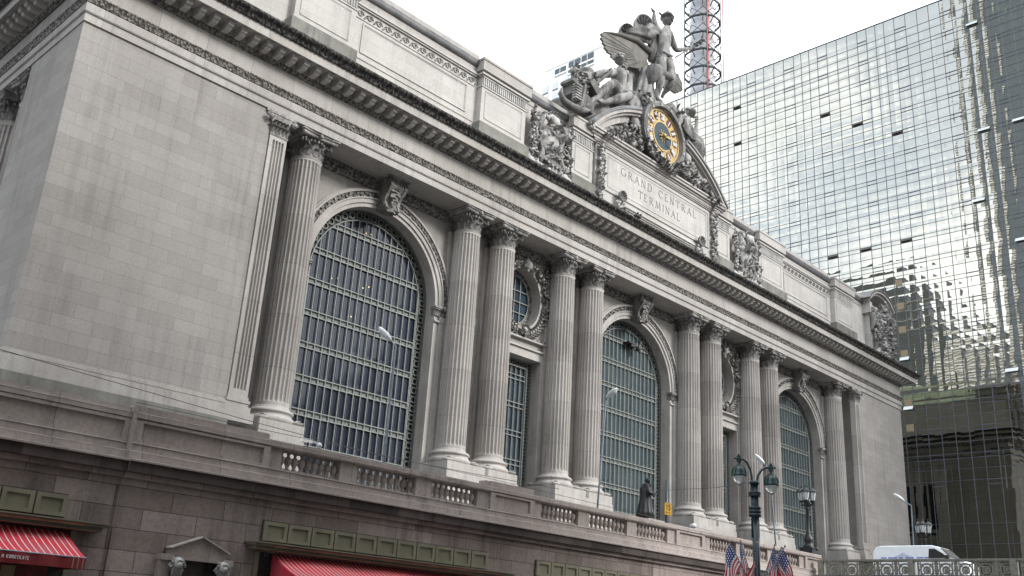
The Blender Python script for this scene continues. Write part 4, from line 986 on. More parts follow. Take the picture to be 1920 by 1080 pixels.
# ------------------------------------------------------------------ clock
CK = empty('facade_clock', (0, -.3, 31.95), 'round gilded clock with blue and plum glass dial and roman numerals in the carved pediment', 'clock')
c0 = Vector((0, -.3, 31.95))
def disc(mb, r0, r1, y, z=31.95, n=48, y1=None):
    A = [(r0*math.cos(2*PI*i/n), y, z+r0*math.sin(2*PI*i/n)) for i in range(n)]; B = [(r1*math.cos(2*PI*i/n), y if y1 is None else y1, z+r1*math.sin(2*PI*i/n)) for i in range(n)]
    mb.strip(A, B, True)
m = MB(); disc(m, 2.55, 2.62, -.45, y1=-.78); disc(m, 2.62, 2.95, -.78); disc(m, 2.95, 3.02, -.78, y1=-.70); disc(m, 3.02, 3.12, -.70); disc(m, 3.12, 3.14, -.70, y1=.4); m.prism([(2.6*math.cos(2*PI*i/40), 31.95+2.6*math.sin(2*PI*i/40)) for i in range(40)], -.28, .4)
for k in range(12): a = k*PI/6+.26; m.box(2.8*math.cos(a)-.12, 2.8*math.cos(a)+.12, -.83, -.7, 31.95+2.8*math.sin(a)-.16, 31.95+2.8*math.sin(a)+.16)
obj('stone_rim', m, M['sculpt'], CK)
m = MB(); m.prism([(2.55*math.cos(2*PI*i/48), 31.95+2.55*math.sin(2*PI*i/48)) for i in range(48)], -.36, -.28); obj('dial', m, M['gold'], CK)
m = MB(); m.prism([(1.28*math.cos(2*PI*i/40), 31.95+1.28*math.sin(2*PI*i/40)) for i in range(40)], -.40, -.36); ctr = obj('centre_glass', m, M['enamel_blue'], CK)
m = MB(); disc(m, 1.28, 1.42, -.42); disc(m, 1.42, 1.43, -.42, y1=-.36); disc(m, 1.27, 1.28, -.36, y1=-.42); disc(m, 2.36, 2.52, -.44); disc(m, 2.35, 2.36, -.36, y1=-.44)
for k in range(10): a = k*PI/5; m.tube([(.3*math.cos(a), -.42, 31.95+.3*math.sin(a)), (.5*math.cos(a+.3), -.42, 31.95+.5*math.sin(a+.3)), (.62*math.cos(a), -.42, 31.95+.62*math.sin(a))], .04, 5)
obj('gilt_ring', m, M['gold'], CK)
ROM = ['XII', 'I', 'II', 'III', 'IIII', 'V', 'VI', 'VII', 'VIII', 'IX', 'X', 'XI']
for k in range(12):
    a = PI/2-k*PI/6; c = Vector((1.89*math.cos(a), -.365, 31.95+1.89*math.sin(a))); rad = Vector((math.cos(a), 0, math.sin(a))); tan = Vector((math.sin(a), 0, -math.cos(a)))
    p = MB(); pts = []
    for i in range(14):
        q = 2*PI*i/14; v = c+rad*(.42*math.sin(q))+tan*(.34*math.cos(q)); pts.append((v.x, v.z))
    p.prism(pts[::-1], -.395, -.35); pl = obj('numeral_plate', p, M['enamel_plum'] if k % 3 else M['enamel_plum'], CK)
    m = MB(); s = ROM[k]; wd = {'I': .13, 'V': .24, 'X': .24}; tw = sum(wd[x] for x in s); u0 = -tw/2
    for ch in s:
        glyph(m, ch, c+tan*(u0+.01)+rad*(-.33)+Vector((0, -.045, 0)), tan, rad, .66, wd[ch], .085, .055, d=.02); u0 += wd[ch]
    obj('numeral', m, M['enamel_white'], pl)
m = MB()
def hand(m, ang, L, w):
    d = Vector((math.sin(R(ang)), 0, math.cos(R(ang)))); t = Vector((d.z, 0, -d.x)); c = Vector((0, -.5, 31.95))
    pts = [c-d*.35-t*w*.5, c-t*w*.9, c+d*L*.5-t*w*.8, c+d*L*.62-t*w*1.6, c+d*L, c+d*L*.62+t*w*1.6, c+d*L*.5+t*w*.8, c+t*w*.9, c-d*.35+t*w*.5]
    m.prism([(p.x, p.z) for p in pts][::-1], -.53, -.49)
hand(m, 80, 1.25, .09); obj('hour_hand', m, M['gold'], CK)
m = MB(); hand(m, 131, 1.95, .05); obj('minute_hand', m, M['bronze'], CK)
m = MB(); m.ball((0, -.6, 31.95), (.22, .2, .22), 10, 6)
for k in range(8): a = k*PI/4+.2; m.tube([(0, -.52, 31.95), (.42*math.cos(a), -.5, 31.95+.42*math.sin(a))], [.1, .02], 5)
obj('gilt_boss', m, M['gold'], CK)
# ------------------------------------------------------------------ statues on the pediment (joint positions in metres)
ST = {'pelvis': (1.41, 0.6, 41.15), 'waist': (1.3, 0.5, 42.04), 'chest': (1.33, 0.5, 43.18), 'neck': (1.77, 0.45, 44.43), 'head': (1.64, 0.35, 45.07), 'Ls': (0.89, 0.8, 43.6), 'Le': (0.38, 0.9, 44.38), 'Lw': (0.29, 0.9, 45.4), 'Lh': (0.23, 0.9, 45.79), 'Rs': (2.15, 0.3, 43.47), 'Re': (2.78, 0.1, 42.36), 'Rw': (3.86, -0.2, 42.98), 'Rh': (4.49, -0.3, 43.39), 'hL': (0.98, 0.65, 40.71), 'kL': (0.62, 0.2, 38.75), 'aL': (0.36, 0.5, 36.25), 'tL': (0.38, 0.0, 35.31), 'hR': (1.89, 0.45, 41.04), 'kR': (1.9, -0.1, 38.47), 'aR': (1.89, 0.9, 37.58), 'tR': (2.06, 1.2, 37.31), 'cad0': (1.88, -0.4, 40.93), 'cad1': (6.41, -0.6, 45.12), 'W0': (-0.23, 1.1, 40.91), 'W1': (-1.99, 1.3, 41.28), 'W2': (-3.97, 1.5, 40.94), 'W3': (-6.02, 1.7, 40.26), 'W4': (-6.23, 1.7, 39.7), 'W5': (-6.1, 1.7, 39.27), 'W6': (-5.85, 1.6, 38.92), 'W7': (-5.59, 1.6, 38.56), 'W8': (-5.12, 1.5, 38.37), 'W9': (-4.85, 1.4, 38.03), 'W10': (-3.34, 1.3, 38.04), 'W11': (-1.72, 1.2, 38.53), 'W12': (-0.2, 1.1, 39.54), 'E0': (4.8, 1.6, 41.78), 'E1': (5.53, 1.6, 41.67), 'E2': (6.17, 1.6, 41.14), 'E3': (6.19, 1.6, 40.67), 'E4': (5.53, 1.6, 39.78), 'E5': (4.36, 1.6, 39.49), 'E6': (2.76, 1.4, 39.05), 'E7': (2.57, 1.4, 39.77), 'eagle': (-0.16, 0.3, 38.79), 'eagleh': (0.9, 0.1, 38.73), 'c1': (-2.96, 1.2, 41.87), 'c2': (-0.67, 1.1, 43.89), 'c3': (-0.74, 0.9, 42.42), 'c4': (-1.96, 1.1, 42.08), 'c5': (-0.05, 0.8, 43.33), 'dr': (-0.61, 0.8, 37.52), 'dr2': (-0.26, 0.8, 36.68), 'rock': (-1.08, 0.9, 35.77), 'Hhead': (-5.66, 0.1, 36.99), 'Hneck': (-5.46, 0.2, 36.32), 'Hchest': (-5.6, 0.2, 35.55), 'Hbelly': (-5.38, 0.25, 34.72), 'Hpel': (-5.14, 0.3, 34.0), 'HLs': (-6.27, 0.4, 35.56), 'HLe': (-8.58, 0.5, 34.19), 'HLh': (-7.14, 0.0, 35.13), 'HRs': (-4.53, 0.3, 36.37), 'HRe': (-4.16, 0.4, 35.47), 'HRh': (-4.67, 0.2, 34.45), 'HhL': (-5.58, 0.3, 33.84), 'HkL': (-7.15, -0.4, 33.66), 'HaL': (-10.01, -0.3, 30.55), 'HtL': (-10.74, -0.4, 29.88), 'HhR': (-4.68, 0.3, 34.06), 'HkR': (-4.89, -0.5, 33.61), 'HaR': (-8.55, -0.5, 31.27), 'HtR': (-9.23, -0.6, 31.11), 'ham0': (-9.69, -0.3, 32.26), 'ham1': (-7.1, -0.2, 35.07), 'urn': (-9.42, 0.6, 33.55), 'urnt': (-9.67, 0.6, 34.31), 'urnb': (-8.93, 0.6, 32.35), 'anv': (-11.55, 0.3, 30.79), 'foli': (-11.13, 0.5, 32.37), 'an0': (-13.56, -0.5, 29.06), 'an1': (-12.5, -0.6, 28.85), 'an2': (-10.01, -0.5, 29.69), 'anst': (-11.46, -0.4, 29.89), 'anstop': (-10.79, -0.2, 31.92), 'base0': (-8.95, 0.4, 30.75), 'base1': (-0.46, 0.4, 35.22)}
MN = {'head': (5.77, 0.4, 37.2), 'neck': (5.16, 0.5, 36.17), 'chest': (4.56, 0.5, 35.27), 'waist': (4.31, 0.5, 34.17), 'pel': (5.73, 0.5, 33.88), 'Ls': (3.96, 0.7, 35.56), 'Rs': (5.12, 0.3, 35.53), 'Re': (6.04, 0.1, 34.66), 'Rh': (6.34, 0.2, 36.83), 'Le': (3.42, 0.5, 34.1), 'Lh': (4.35, 0.1, 33.93), 'kn': (3.07, 0.7, 36.06), 'kn2': (7.14, 0.3, 34.09), 'dr': (6.1, 0.4, 34.59)}
def S_(k, dx=0, dy=0, dz=0, T_=ST): p = T_[k]; return (p[0]+dx, p[1]+dy, p[2]+dz)
def lerp(a, b, t): return tuple(a[i]+(b[i]-a[i])*t for i in range(3))
def body(P_, k=1.0):
    """P_: joints of a standing or seated figure -> joints+radii and edges for one continuous surface"""
    J = {}; E = []
    def j(n, p, r): J[n] = (p, r*k if not isinstance(r, tuple) else (r[0]*k, r[1]*k))
    j('pelvis', P_['pelvis'], (.74, .60)); j('waist', P_['waist'], (.64, .52)); j('chest', P_['chest'], (.92, .66)); j('top', lerp(P_['chest'], P_['neck'], .62), (.60, .48)); j('neck', P_['neck'], .36); j('jaw', lerp(P_['neck'], P_['head'], .45), .30)
    E += [('pelvis', 'waist'), ('waist', 'chest'), ('chest', 'top'), ('top', 'neck'), ('neck', 'jaw')]
    for s in 'LR':
        if 's'+s in P_:
            j('sh'+s, P_['s'+s], .40); j('um'+s, lerp(P_['s'+s], P_['e'+s], .5), .33); j('el'+s, P_['e'+s], .25); j('fm'+s, lerp(P_['e'+s], P_['w'+s], .4), .25); j('wr'+s, P_['w'+s], .15); j('pa'+s, lerp(P_['w'+s], P_['p'+s], .55), (.17, .09))
            E += [('top', 'sh'+s), ('sh'+s, 'um'+s), ('um'+s, 'el'+s), ('el'+s, 'fm'+s), ('fm'+s, 'wr'+s), ('wr'+s, 'pa'+s)]
        if 'h'+s in P_:
            j('hp'+s, P_['h'+s], .56); j('tm'+s, lerp(P_['h'+s], P_['k'+s], .5), .53); j('kn'+s, P_['k'+s], .36); j('cf'+s, lerp(P_['k'+s], P_['a'+s], .35), .39); j('an'+s, P_['a'+s], .17); j('ft'+s, lerp(P_['a'+s], P_['t'+s], .55), .18); j('to'+s, P_['t'+s], .13)
            E += [('pelvis', 'hp'+s), ('hp'+s, 'tm'+s), ('tm'+s, 'kn'+s), ('kn'+s, 'cf'+s), ('cf'+s, 'an'+s), ('an'+s, 'ft'+s), ('ft'+s, 'to'+s)]
    return J, E
def head(mb, c, look, r=.5, beard=False):
    """skull, jaw, brow, nose, lips, ears; look = facing direction"""
    c = Vector(c); f = Vector(look).normalized(); u = Vector((0, 0, 1)); u = (u-f*u.dot(f)).normalized(); l = u.cross(f)
    Mx = Matrix((l, f, u)).transposed()
    mb.smooth = True
    mb.ball(c+u*.12*r, (.80*r, .95*r, .98*r), 14, 10, rot=Mx)
    mb.ball(c+f*.28*r-u*.42*r, (.58*r, .62*r, .62*r), 12, 8, rot=Mx)
    mb.tube([c+f*.92*r+u*.18*r, c+f*1.08*r-u*.22*r, c+f*.95*r-u*.30*r], [.09*r, .16*r, .1*r], 6)
    mb.tube([c+f*.82*r+u*.26*r-l*.5*r, c+f*.95*r+u*.27*r, c+f*.82*r+u*.26*r+l*.5*r], [.09*r, .11*r, .09*r], 6)
    for s in (-1, 1):
        mb.ball(c+f*.84*r+u*.08*r+l*s*.3*r, .11*r, 6, 4); mb.ball(c+l*s*.82*r-u*.05*r, (.12*r, .2*r, .26*r), 6, 5)
    mb.tube([c+f*.82*r-u*.55*r-l*.2*r, c+f*.90*r-u*.54*r, c+f*.82*r-u*.55*r+l*.2*r], .07*r, 5)
    mb.smooth = False
def fingers(mb, w, tip, spread, k=.3):
    """palm edge + four unequal bent fingers and a thumb"""
    w = Vector(w); t = Vector(tip); d = (t-w).normalized(); s = Vector(spread).normalized(); n = d.cross(s)
    mb.smooth = True; base = w+d*(t-w).length*.6
    for i, L in enumerate((.85, 1.0, .95, .72)):
        b = base+s*(i-1.5)*.12*k/.3; mb.tube([b, b+d*L*k*.5+n*.03+s*(i-1.5)*.03, b+d*L*k*.85+n*.10*(1+.3*i)+s*(i-1.5)*.06], [.065*k/.3, .06*k/.3, .035*k/.3], 6)
    b = w+d*.1-s*.14; mb.tube([b, b-s*.16*k/.3+d*.1, b-s*.2*k/.3+d*.26*k/.3], [.075*k/.3, .065*k/.3, .04*k/.3], 6); mb.smooth = False
def folds(mb, top, bot, wtop, wbot, n=9, depth=.14, seg=6, yk=.6):
    """hanging drapery: a fluted closed sweep from top to bottom"""
    top = Vector(top); bot = Vector(bot); rings = []; mb.smooth = True
    for j in range(seg+1):
        t = j/seg; c = top.lerp(bot, t); w = wtop+(wbot-wtop)*t; ring = []
        for i in range(n*4):
            a = 2*PI*i/(n*4); r = w*(1+depth*math.sin(a*n+t*1.2)*(.4+t)); ring.append(c+Vector((r*math.cos(a), r*yk*math.sin(a), .1*math.sin(a*3))))
        rings.append(ring)
    mb.loft(rings[::-1]); mb.smooth = False

# ---- standing god
SM = empty('standing_statue', (.3, .6, 35.2), 'standing stone figure in a winged helmet with one arm raised, above the clock', 'statue')
PM = dict(pelvis=S_('pelvis'), waist=S_('waist'), chest=S_('chest'), neck=S_('neck'), head=S_('head'), sL=S_('Ls', .12), eL=S_('Le'), wL=S_('Lw'), pL=S_('Lh'), sR=S_('Rs'), eR=S_('Re'), wR=S_('Rw'), pR=S_('Rh'),
          hL=S_('hL'), kL=S_('kL'), aL=S_('aL'), tL=S_('tL', 0, -.1, .25), hR=S_('hR'), kR=S_('kR'), aR=S_('aR'), tR=S_('tR'))
J, E = body(PM, 1.1); mb = skin_body('standing_figure', J, E, 'pelvis')
head(mb, S_('head'), (.3, -.92, -.15), .54); fingers(mb, S_('Lw'), S_('Lh'), (1, 0, 0), .36); fingers(mb, S_('Rw'), S_('Rh'), (0, 0, 1), .3)
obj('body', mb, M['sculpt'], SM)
g = MB(); hc = Vector(S_('head')); g.smooth = True
g.loft([[hc+Vector((r*math.cos(a), r*math.sin(a)*1.05, z+.12*math.cos(a-.6)*-1)) for a in [2*PI*i/16 for i in range(16)]] for r, z in ((.66, .34), (.58, .40), (.54, .56), (.40, .74), (.12, .86))]); g.smooth = False
for s in (-1, 1):
    for k in range(4): g.leaf(hc+Vector((s*.5, .15, .3+.06*k)), (s*.55, .5, .8-.2*k), (s, -.3, 0), .62-.08*k, .2, .2, .04, 4)
obj('winged_helmet', g, M['sculpt'], SM)
g = MB(); g.smooth = True                      # cloak: two billows and the hanging mass behind the shoulder
for c, r, sd in ((ST['c1'], .74, 1), (ST['c2'], .90, 2)):
    c = Vector(c)+Vector((.1, .35, .05)); n = 22; nm = Vector((-.45, -.85, -.28)).normalized(); ux = nm.cross(Vector((0, 0, 1))).normalized(); uz = ux.cross(nm)
    def cup(q, dd, r=r, c=c): return [c+ux*(r*q*math.cos(a)*(1+.05*math.sin(a*5+sd)))+uz*(r*q*math.sin(a)*1.08)+nm*dd for a in [2*PI*i/n for i in range(n)]]
    g.loft([cup(.06, -.22), cup(.4, -.20), cup(.72, -.10), cup(.9, .04), cup(.97, .12), cup(1.06, .08), cup(1.08, -.08), cup(.95, -.4), cup(.6, -.6), cup(.06, -.68)])
    for k in range(5): a = .5+k*.55; g.tube([c+ux*(r*.15*math.cos(a))+uz*(r*.15*math.sin(a))+nm*-.2, c+ux*(r*.9*math.cos(a))+uz*(r*.95*math.sin(a))+nm*.02], [.03, .06], 5)
def cloth(pts, w, amp=.14, n=7):
    """folded cloth sweep through points"""
    P3 = [Vector(p) for p in pts]; rings = []
    for i, p in enumerate(P3):
        t = (P3[min(i+1, len(P3)-1)]-P3[max(i-1, 0)]).normalized(); a = t.cross(Vector((0, 1, 0))).normalized(); b = Vector((0, 1, 0)); ww = w[i]
        rings.append([p+a*ww*math.cos(q)*(1+amp*math.sin(q*n+i))+b*ww*.55*math.sin(q)*(1+amp*math.sin(q*n+i)) for q in [2*PI*k/28 for k in range(28)]])
    g.loft(rings)
cloth([ST['Ls'], ST['c5'], ST['c3'], ST['c4'], (ST['c1'][0]-.2, 1.3, ST['c1'][2]-.2)], [.4, .6, .75, .6, .3], .26, 6)
cloth([(1.1, 1.1, 43.0), (.6, 1.2, 41.6), (.4, 1.2, 40.4)], [.6, .75, .5])
g.tube([(.75, .15, 41.2), (1.3, -.05, 41.0), (1.9, -.02, 41.25), (2.2, .2, 41.6)], [.05, .16, .14, .04], 8)
obj('cloak', g, M['sculpt'], SM)
g = MB(); folds(g, (-.15, 1.2, 39.3), (-.75, 1.1, 35.9), .7, 1.05, 8, .13, 7); 
folds(g, (-1.5, 2.3, 39.6), (-2.4, 2.1, 34.8), .7, 1.3, 7, .22, 8); folds(g, (-.7, 2.2, 40.4), (-.7, 2.2, 36.0), .7, .9, 6, .22, 8)
obj('drapery', g, M['sculpt'], SM)
g = MB(); a, b = Vector(ST['cad0']), Vector(ST['cad1']); g.tube([a, b], .085, 7)
for s in (-1, 1): g.tube([a.lerp(b, .62+.03*q)+Vector((0, math.cos(q*.75+s*1.57)*.22, math.sin(q*.75+s*1.57)*.25)) for q in range(12)], .07, 6)
g.ball(b, .16, 8, 6)
for s in (-1, 1): g.leaf(a.lerp(b, .93), (-.2, 0, s), (0, -1, 0), .6, .25, .1, .04, 4)
obj('caduceus', g, M['sculpt'], SM)
# ---- eagle
EG = empty('eagle_statue', (-.2, 1.0, 36.2), 'stone eagle with one huge scalloped wing spread behind the seated figure', 'statue')
g = MB(); g.smooth = True
J = {'a': (S_('eagle', -.3, .4, -.9), (.6, .6)), 'b': (S_('eagle', .1, .2, 0), (.95, .85)), 'c': (S_('eagle', .55, 0, .15), (.7, .65)), 'd': (S_('eagleh', 0, -.1, .0), (.4, .4)), 'e': (S_('eagleh', .55, -.3, -.02), (.30, .26)), 'f': (S_('eagleh', .95, -.4, -.2), (.12, .12))}
g = MB(); g.smooth = True; P6 = [Vector(J[q][0]) for q in 'abcdef']; g.tube([P6[0]-Vector((.2, 0, .6)), P6[0], P6[0].lerp(P6[1], .5), P6[1], P6[1].lerp(P6[2], .6), P6[2].lerp(P6[3], .5), P6[3], P6[4], P6[4].lerp(P6[5], .6), P6[5]], [.15, .55, .75, .82, .72, .5, .36, .32, .18, .05], 18); g.smooth = False
obj('body', g, M['sculpt'], EG)
def wing(pts, root, depth=.11, ribs=7):
    g = MB(); g.prism_pts = None; n = len(pts); root = Vector(root)
    fr = [Vector(p)+Vector((0, -depth, 0)) for p in pts]; bk = [Vector(p)+Vector((0, depth, 0)) for p in pts]
    c = root
    for i in range(n-1):
        g.add([c+Vector((0, -depth*1.4, 0)), fr[i], fr[i+1]], [(0, 1, 2)]); g.add([c+Vector((0, depth, 0)), bk[i+1], bk[i]], [(0, 1, 2)])
    g.strip(fr, bk); g.strip([fr[-1], c+Vector((0, -depth*1.4, 0)), fr[0]], [bk[-1], c+Vector((0, depth, 0)), bk[0]])
    return g, fr
W = [ST['W%d' % i] for i in range(13)]
def densify(W, i0, i1, bulge, cen):
    out = []
    for i in range(i0, i1):
        a, b = Vector(W[i]), Vector(W[i+1]); out.append(a); mid = (a+b)/2; d = (mid-Vector(cen)).normalized(); 
        for t in (.25, .5, .75): out.append(a.lerp(b, t)+d*bulge*math.sin(PI*t))
    out.append(Vector(W[i1])); return out
rt = (-.6, 1.1, 39.9)
pts = [Vector(W[0]), Vector(W[1])+Vector((0, 0, .12)), Vector(W[2])+Vector((0, 0, .1))] + densify(W, 3, 10, .26, rt)+[Vector(W[11]), Vector(W[12])]
g, fr = wing(pts, rt)
for i, p in enumerate(pts[3:-2:4]): g.tube([Vector(rt).lerp(p, .35)+Vector((0, -.15, 0)), Vector(rt).lerp(p, .7)+Vector((0, -.14, .0)), p+Vector((0, -.12, 0))], [.02, .03, .02], 5)
g.smooth = True; g.tube([Vector(W[0])+Vector((.1, -.2, 0)), Vector(W[1])+Vector((0, -.15, .05)), Vector(W[2])+Vector((0, -.1, .03)), Vector(W[3])], [.32, .30, .22, .1], 9); g.smooth = False
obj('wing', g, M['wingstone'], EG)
W2 = [ST['E%d' % i] for i in range(8)]; rt2 = (3.2, 1.5, 40.3)
pts = [Vector(W2[0]), Vector(W2[1]), Vector(W2[2])]+densify(W2, 3, 6, .28, rt2)+[Vector(W2[7])]
# shift to sit right behind the knee
pts = [p+Vector((0, .2, -.0)) for p in pts]
g, fr = wing(pts, (3.0, 1.6, 40.6))
for p in pts[1:-1:4]: g.tube([Vector((3.0, 1.3, 40.6)), p+Vector((0, -.25, 0))], .04, 5)
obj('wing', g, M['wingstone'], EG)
# ---- rock and plinth under the group
g = MB()
rr = random.Random(4)
for c, r in (((-3.0, 1.2, 33.6), (3.2, 1.3, 2.1)), ((-1.2, 1.1, 34.6), (1.7, 1.2, 1.5)), ((.6, .6, 34.5), (1.2, .9, .9)), ((-7.2, 1.2, 31.2), (3.2, 1.2, 1.6)), ((3.2, 1.2, 33.4), (2.6, 1.2, 1.6)), ((6.0, 1.0, 32.0), (2.0, 1.1, 1.8)), ((.8, 1.8, 36.0), (1.4, 1.0, 2.0)), ((-10.8, 1.4, 29.9), (1.8, 1.2, 1.2)), ((.3, 0, 34.75), (1.5, .7, .45))):
    g.smooth = True; g.ball(c, r, 18, 12, .12, seed=c[0]); g.smooth = False
for t in range(40): g.leaf((-1.9+rr.gauss(0, .6), .0, 34.6+rr.gauss(0, .6)), (rr.gauss(0, .5), -.2, -1), (0, -1, 0), .8, .34, .5, .05, 5)
m_ = g; m_.box(-9.5, 9.5, 1.2, 3.4, 28.8, 31.0); m_.box(-6.5, 6.5, 1.2, 3.2, 31, 33.0)
obj('statue_base', g, M['sculpt'], cb)
# ---- seated bearded god
SH = empty('seated_statue', (-5.2, .4, 33.2), 'seated bearded stone figure leaning on a long hammer, left of the clock', 'statue')
PH = dict(pelvis=S_('Hpel'), waist=S_('Hbelly'), chest=S_('Hchest'), neck=S_('Hneck', .05, 0, -.1), head=S_('Hhead'), sL=S_('HLs', .25, 0, .1), eL=S_('HLe'), wL=S_('HLh', -.35, .05, -.1), pL=S_('HLh', .1), sR=S_('HRs'), eR=S_('HRe'), wR=S_('HRh', .1, 0, .3), pR=S_('HRh'),
          hL=S_('HhL'), kL=S_('HkL', .1, 0, .3), aL=S_('HaL'), tL=S_('HtL', .1, 0, .1), hR=S_('HhR'), kR=S_('HkR'), aR=S_('HaR'), tR=S_('HtR'))
J, E = body(PH, 1.12); mb = skin_body('seated_figure', J, E, 'pelvis')
head(mb, S_('Hhead'), (.75, -.62, -.15), .56)
fingers(mb, S_('HLh', -.35, .05, -.1), S_('HLh', .15), (0, 0, 1), .34); fingers(mb, S_('HRh', .1, 0, .3), S_('HRh'), (1, 0, 0), .3)
obj('body', mb, M['sculpt'], SH)
g = MB(); hc = Vector(S_('Hhead'))
for t in range(70):
    a = random.uniform(0, 2*PI); e = random.uniform(-.1, 1.5); d = Vector((math.cos(a)*math.cos(e), math.sin(a)*math.cos(e), math.sin(e)))
    if d.dot(Vector((.75, -.62, 0))) > .45 and e < .75: continue
    g.ball(hc+d*.50+Vector((-.03, .02, .06)), random.uniform(.11, .17), 6, 4)
for t in range(34): g.ball(hc+Vector((.38, -.24, -.42))+Vector((random.gauss(0, .17), random.gauss(0, .14), random.gauss(-.08, .17))), random.uniform(.09, .14), 6, 4)
obj('curly_hair', g, M['capital'], SH)
g = MB(); g.smooth = True; cloth([(-4.2, .9, 35.2), (-3.6, .8, 34.3), (-3.4, .4, 33.4), (-4.2, .1, 33.0), (-5.4, -.1, 33.2)], [.5, .8, .8, .7, .45], .15, 6)
cloth([(-5.0, .2, 33.9), (-5.7, -.1, 33.0), (-6.3, -.1, 32.3)], [.6, .6, .35], .18, 6)
obj('drapery', g, M['sculpt'], SH)
HM = MB(); HM.tube([ST['ham0'], ST['ham1']], [.14, .12], 8); a = Vector(ST['ham0']); HM.bar(a+Vector((-.45, 0, .25)), a+Vector((.45, 0, -.45)), .8, .75)
o = obj('sculptor_hammer', HM, M['sculpt'], at=tuple(ST['ham0'])); tag(o, 'long stone hammer held by the seated bearded figure', 'hammer')
# ---- things heaped at the far left of the group
UR = MB(); UR.smooth = True; UR.lathe([(.55, -1.9), (.8, -1.4), (.95, -.7), (.9, -.1), (.62, .35), (.45, .55), (.62, .72), (.66, .82), (.5, .84), (.42, .6)], (-9.45, .6, 33.4), 22); UR.smooth = False
for t in range(40):
    q = random.uniform(0, 2*PI); UR.leaf((-9.45+.85*math.cos(q), .6-abs(math.sin(q))*.85, 33.0+random.gauss(-.1, .35)), (math.cos(q*3), -.2, math.sin(q*2)), (math.cos(q), -1, 0), .45, .3, .4, .04, 4)
o = obj('stone_urn', UR, M['sculpt'], at=(-9.45, .6, 31.5)); tag(o, 'rounded stone urn with a flared lip beside the seated figure', 'urn')
AV = MB(); 
AV.bar((-12.0, .3, 31.1), (-10.6, .3, 30.8), 1.2, 1.1); AV.bar((-12.25, .2, 31.75), (-10.3, .2, 31.35), 1.3, .3); AV.bar((-11.6, .3, 30.6), (-9.6, .3, 30.3), 1.6, 1.3)
o = obj('anvil', AV, M['sculpt'], at=(-11.4, .3, 29.8)); tag(o, 'blocky stone anvil between the anchor and the urn', 'anvil')
GW = MB()
for k in range(6): GW.box(-12.15, -11.45, -.75, -.35, 30.0+k*.24, 30.12+k*.24)
GW.box(-12.05, -11.55, -.6, -.3, 29.95, 31.35)
o = obj('cogwheel', GW, M['sculpt'], at=(-11.8, -.4, 29.9)); tag(o, 'toothed stone cog segment standing on the anchor arm', 'cogwheel')
FB = MB(); rr = random.Random(8)
for t in range(70):
    p = (-11.0+max(-.8, min(.8, rr.gauss(0, .45))), .2-rr.uniform(0, .5), 32.35+max(-.7, min(.6, rr.gauss(0, .38)))); FB.ball(p, rr.uniform(.12, .24), 6, 5, .3, seed=t)
    q = rr.uniform(0, 2*PI); FB.leaf(p, (math.cos(q), -.3, math.sin(q)), (0, -1, 0), .5, .3, .5, .05, 4)
o = obj('stone_fruit_heap', FB, M['sculpt'], at=(-11, 0, 32)); tag(o, 'heap of carved stone fruit and leaves above the cogwheel', 'carved fruit')
AN = MB(); AN.smooth = True
arcp = [(-13.55, -.5, 30.2), (-13.75, -.55, 29.6), (-13.4, -.6, 29.15), (-12.6, -.65, 29.0), (-11.6, -.65, 29.15), (-10.7, -.6, 29.5), (-10.0, -.55, 29.85)]
AN.tube(arcp, [.10, .2, .27, .3, .3, .2, .08], 8); AN.smooth = False
AN.bar((-11.6, -.6, 29.2), (-10.75, -.35, 31.9), .42, .3); AN.tube([(-11.05, -.3, 32.1), (-10.6, -.3, 32.25), (-10.45, -.3, 31.9), (-10.75, -.3, 31.7), (-11.05, -.3, 32.1)], .09, 6)
o = obj('stone_anchor', AN, M['sculpt'], at=(-11.8, -.6, 28.8)); tag(o, 'curved stone anchor on the parapet at the left end of the sculpture group', 'anchor')
# ---- reclining goddess
SW = empty('reclining_statue', (5.3, .5, 33.0), 'reclining stone woman resting her cheek on her hand, right of the clock', 'statue')
def Q_(k, dx=0, dy=0, dz=0): return S_(k, dx, dy, dz, MN)
PW = dict(pelvis=Q_('pel', -.2), waist=Q_('waist', .5, 0, .15), chest=Q_('chest'), neck=Q_('neck'), head=Q_('head'), sL=Q_('Ls', .1), eL=Q_('Le'), wL=Q_('Lh', -.3), pL=Q_('Lh'), sR=Q_('Rs'), eR=Q_('Re'), wR=Q_('Rh', -.18, -.05, -.42), pR=Q_('Rh', -.36, -.05, .05),
          hL=Q_('pel', -.5, -.2, .1), kL=(3.3, -.1, 35.6), aL=(2.6, -.1, 33.9), tL=(2.2, -.3, 33.6))
J, E = body(PW, .95); mb = skin_body('reclining_figure', J, E, 'pelvis'); head(mb, Q_('head'), (-.2, -.95, -.35), .46); fingers(mb, Q_('Rh', -.2, -.05, -.36), Q_('Rh', -.38, -.05, .0), (0, 1, 0), .24)
obj('body', mb, M['sculpt'], SW)
g = MB(); hc = Vector(Q_('head'))
for k in range(26): 
    a = 2*PI*k/26; g.ball(hc+Vector((.46*math.cos(a), .2+.38*math.sin(a)*.9, .30+.10*math.sin(a))), .12, 6, 4)
g.smooth = True; g.ball(hc+Vector((.02, .22, .22)), (.46, .44, .42), 12, 8); g.smooth = False
obj('hair', g, M['capital'], SW)
g = MB(); g.smooth = True
cloth([(4.6, .3, 34.6), (5.3, .1, 34.1), (6.2, .1, 33.9), (6.9, .3, 33.3), (6.9, .5, 32.5)], [.6, .85, 1.0, .85, .5], .14, 7)
cloth([(5.4, .3, 33.6), (4.2, .2, 34.3), (3.3, .3, 35.3), (2.9, .3, 35.8)], [.8, .85, .75, .4], .14, 7)
cloth([(3.2, .4, 35.5), (2.9, .3, 34.6), (3.2, .2, 33.6), (3.4, .3, 32.9)], [.55, .6, .6, .4], .2, 6)
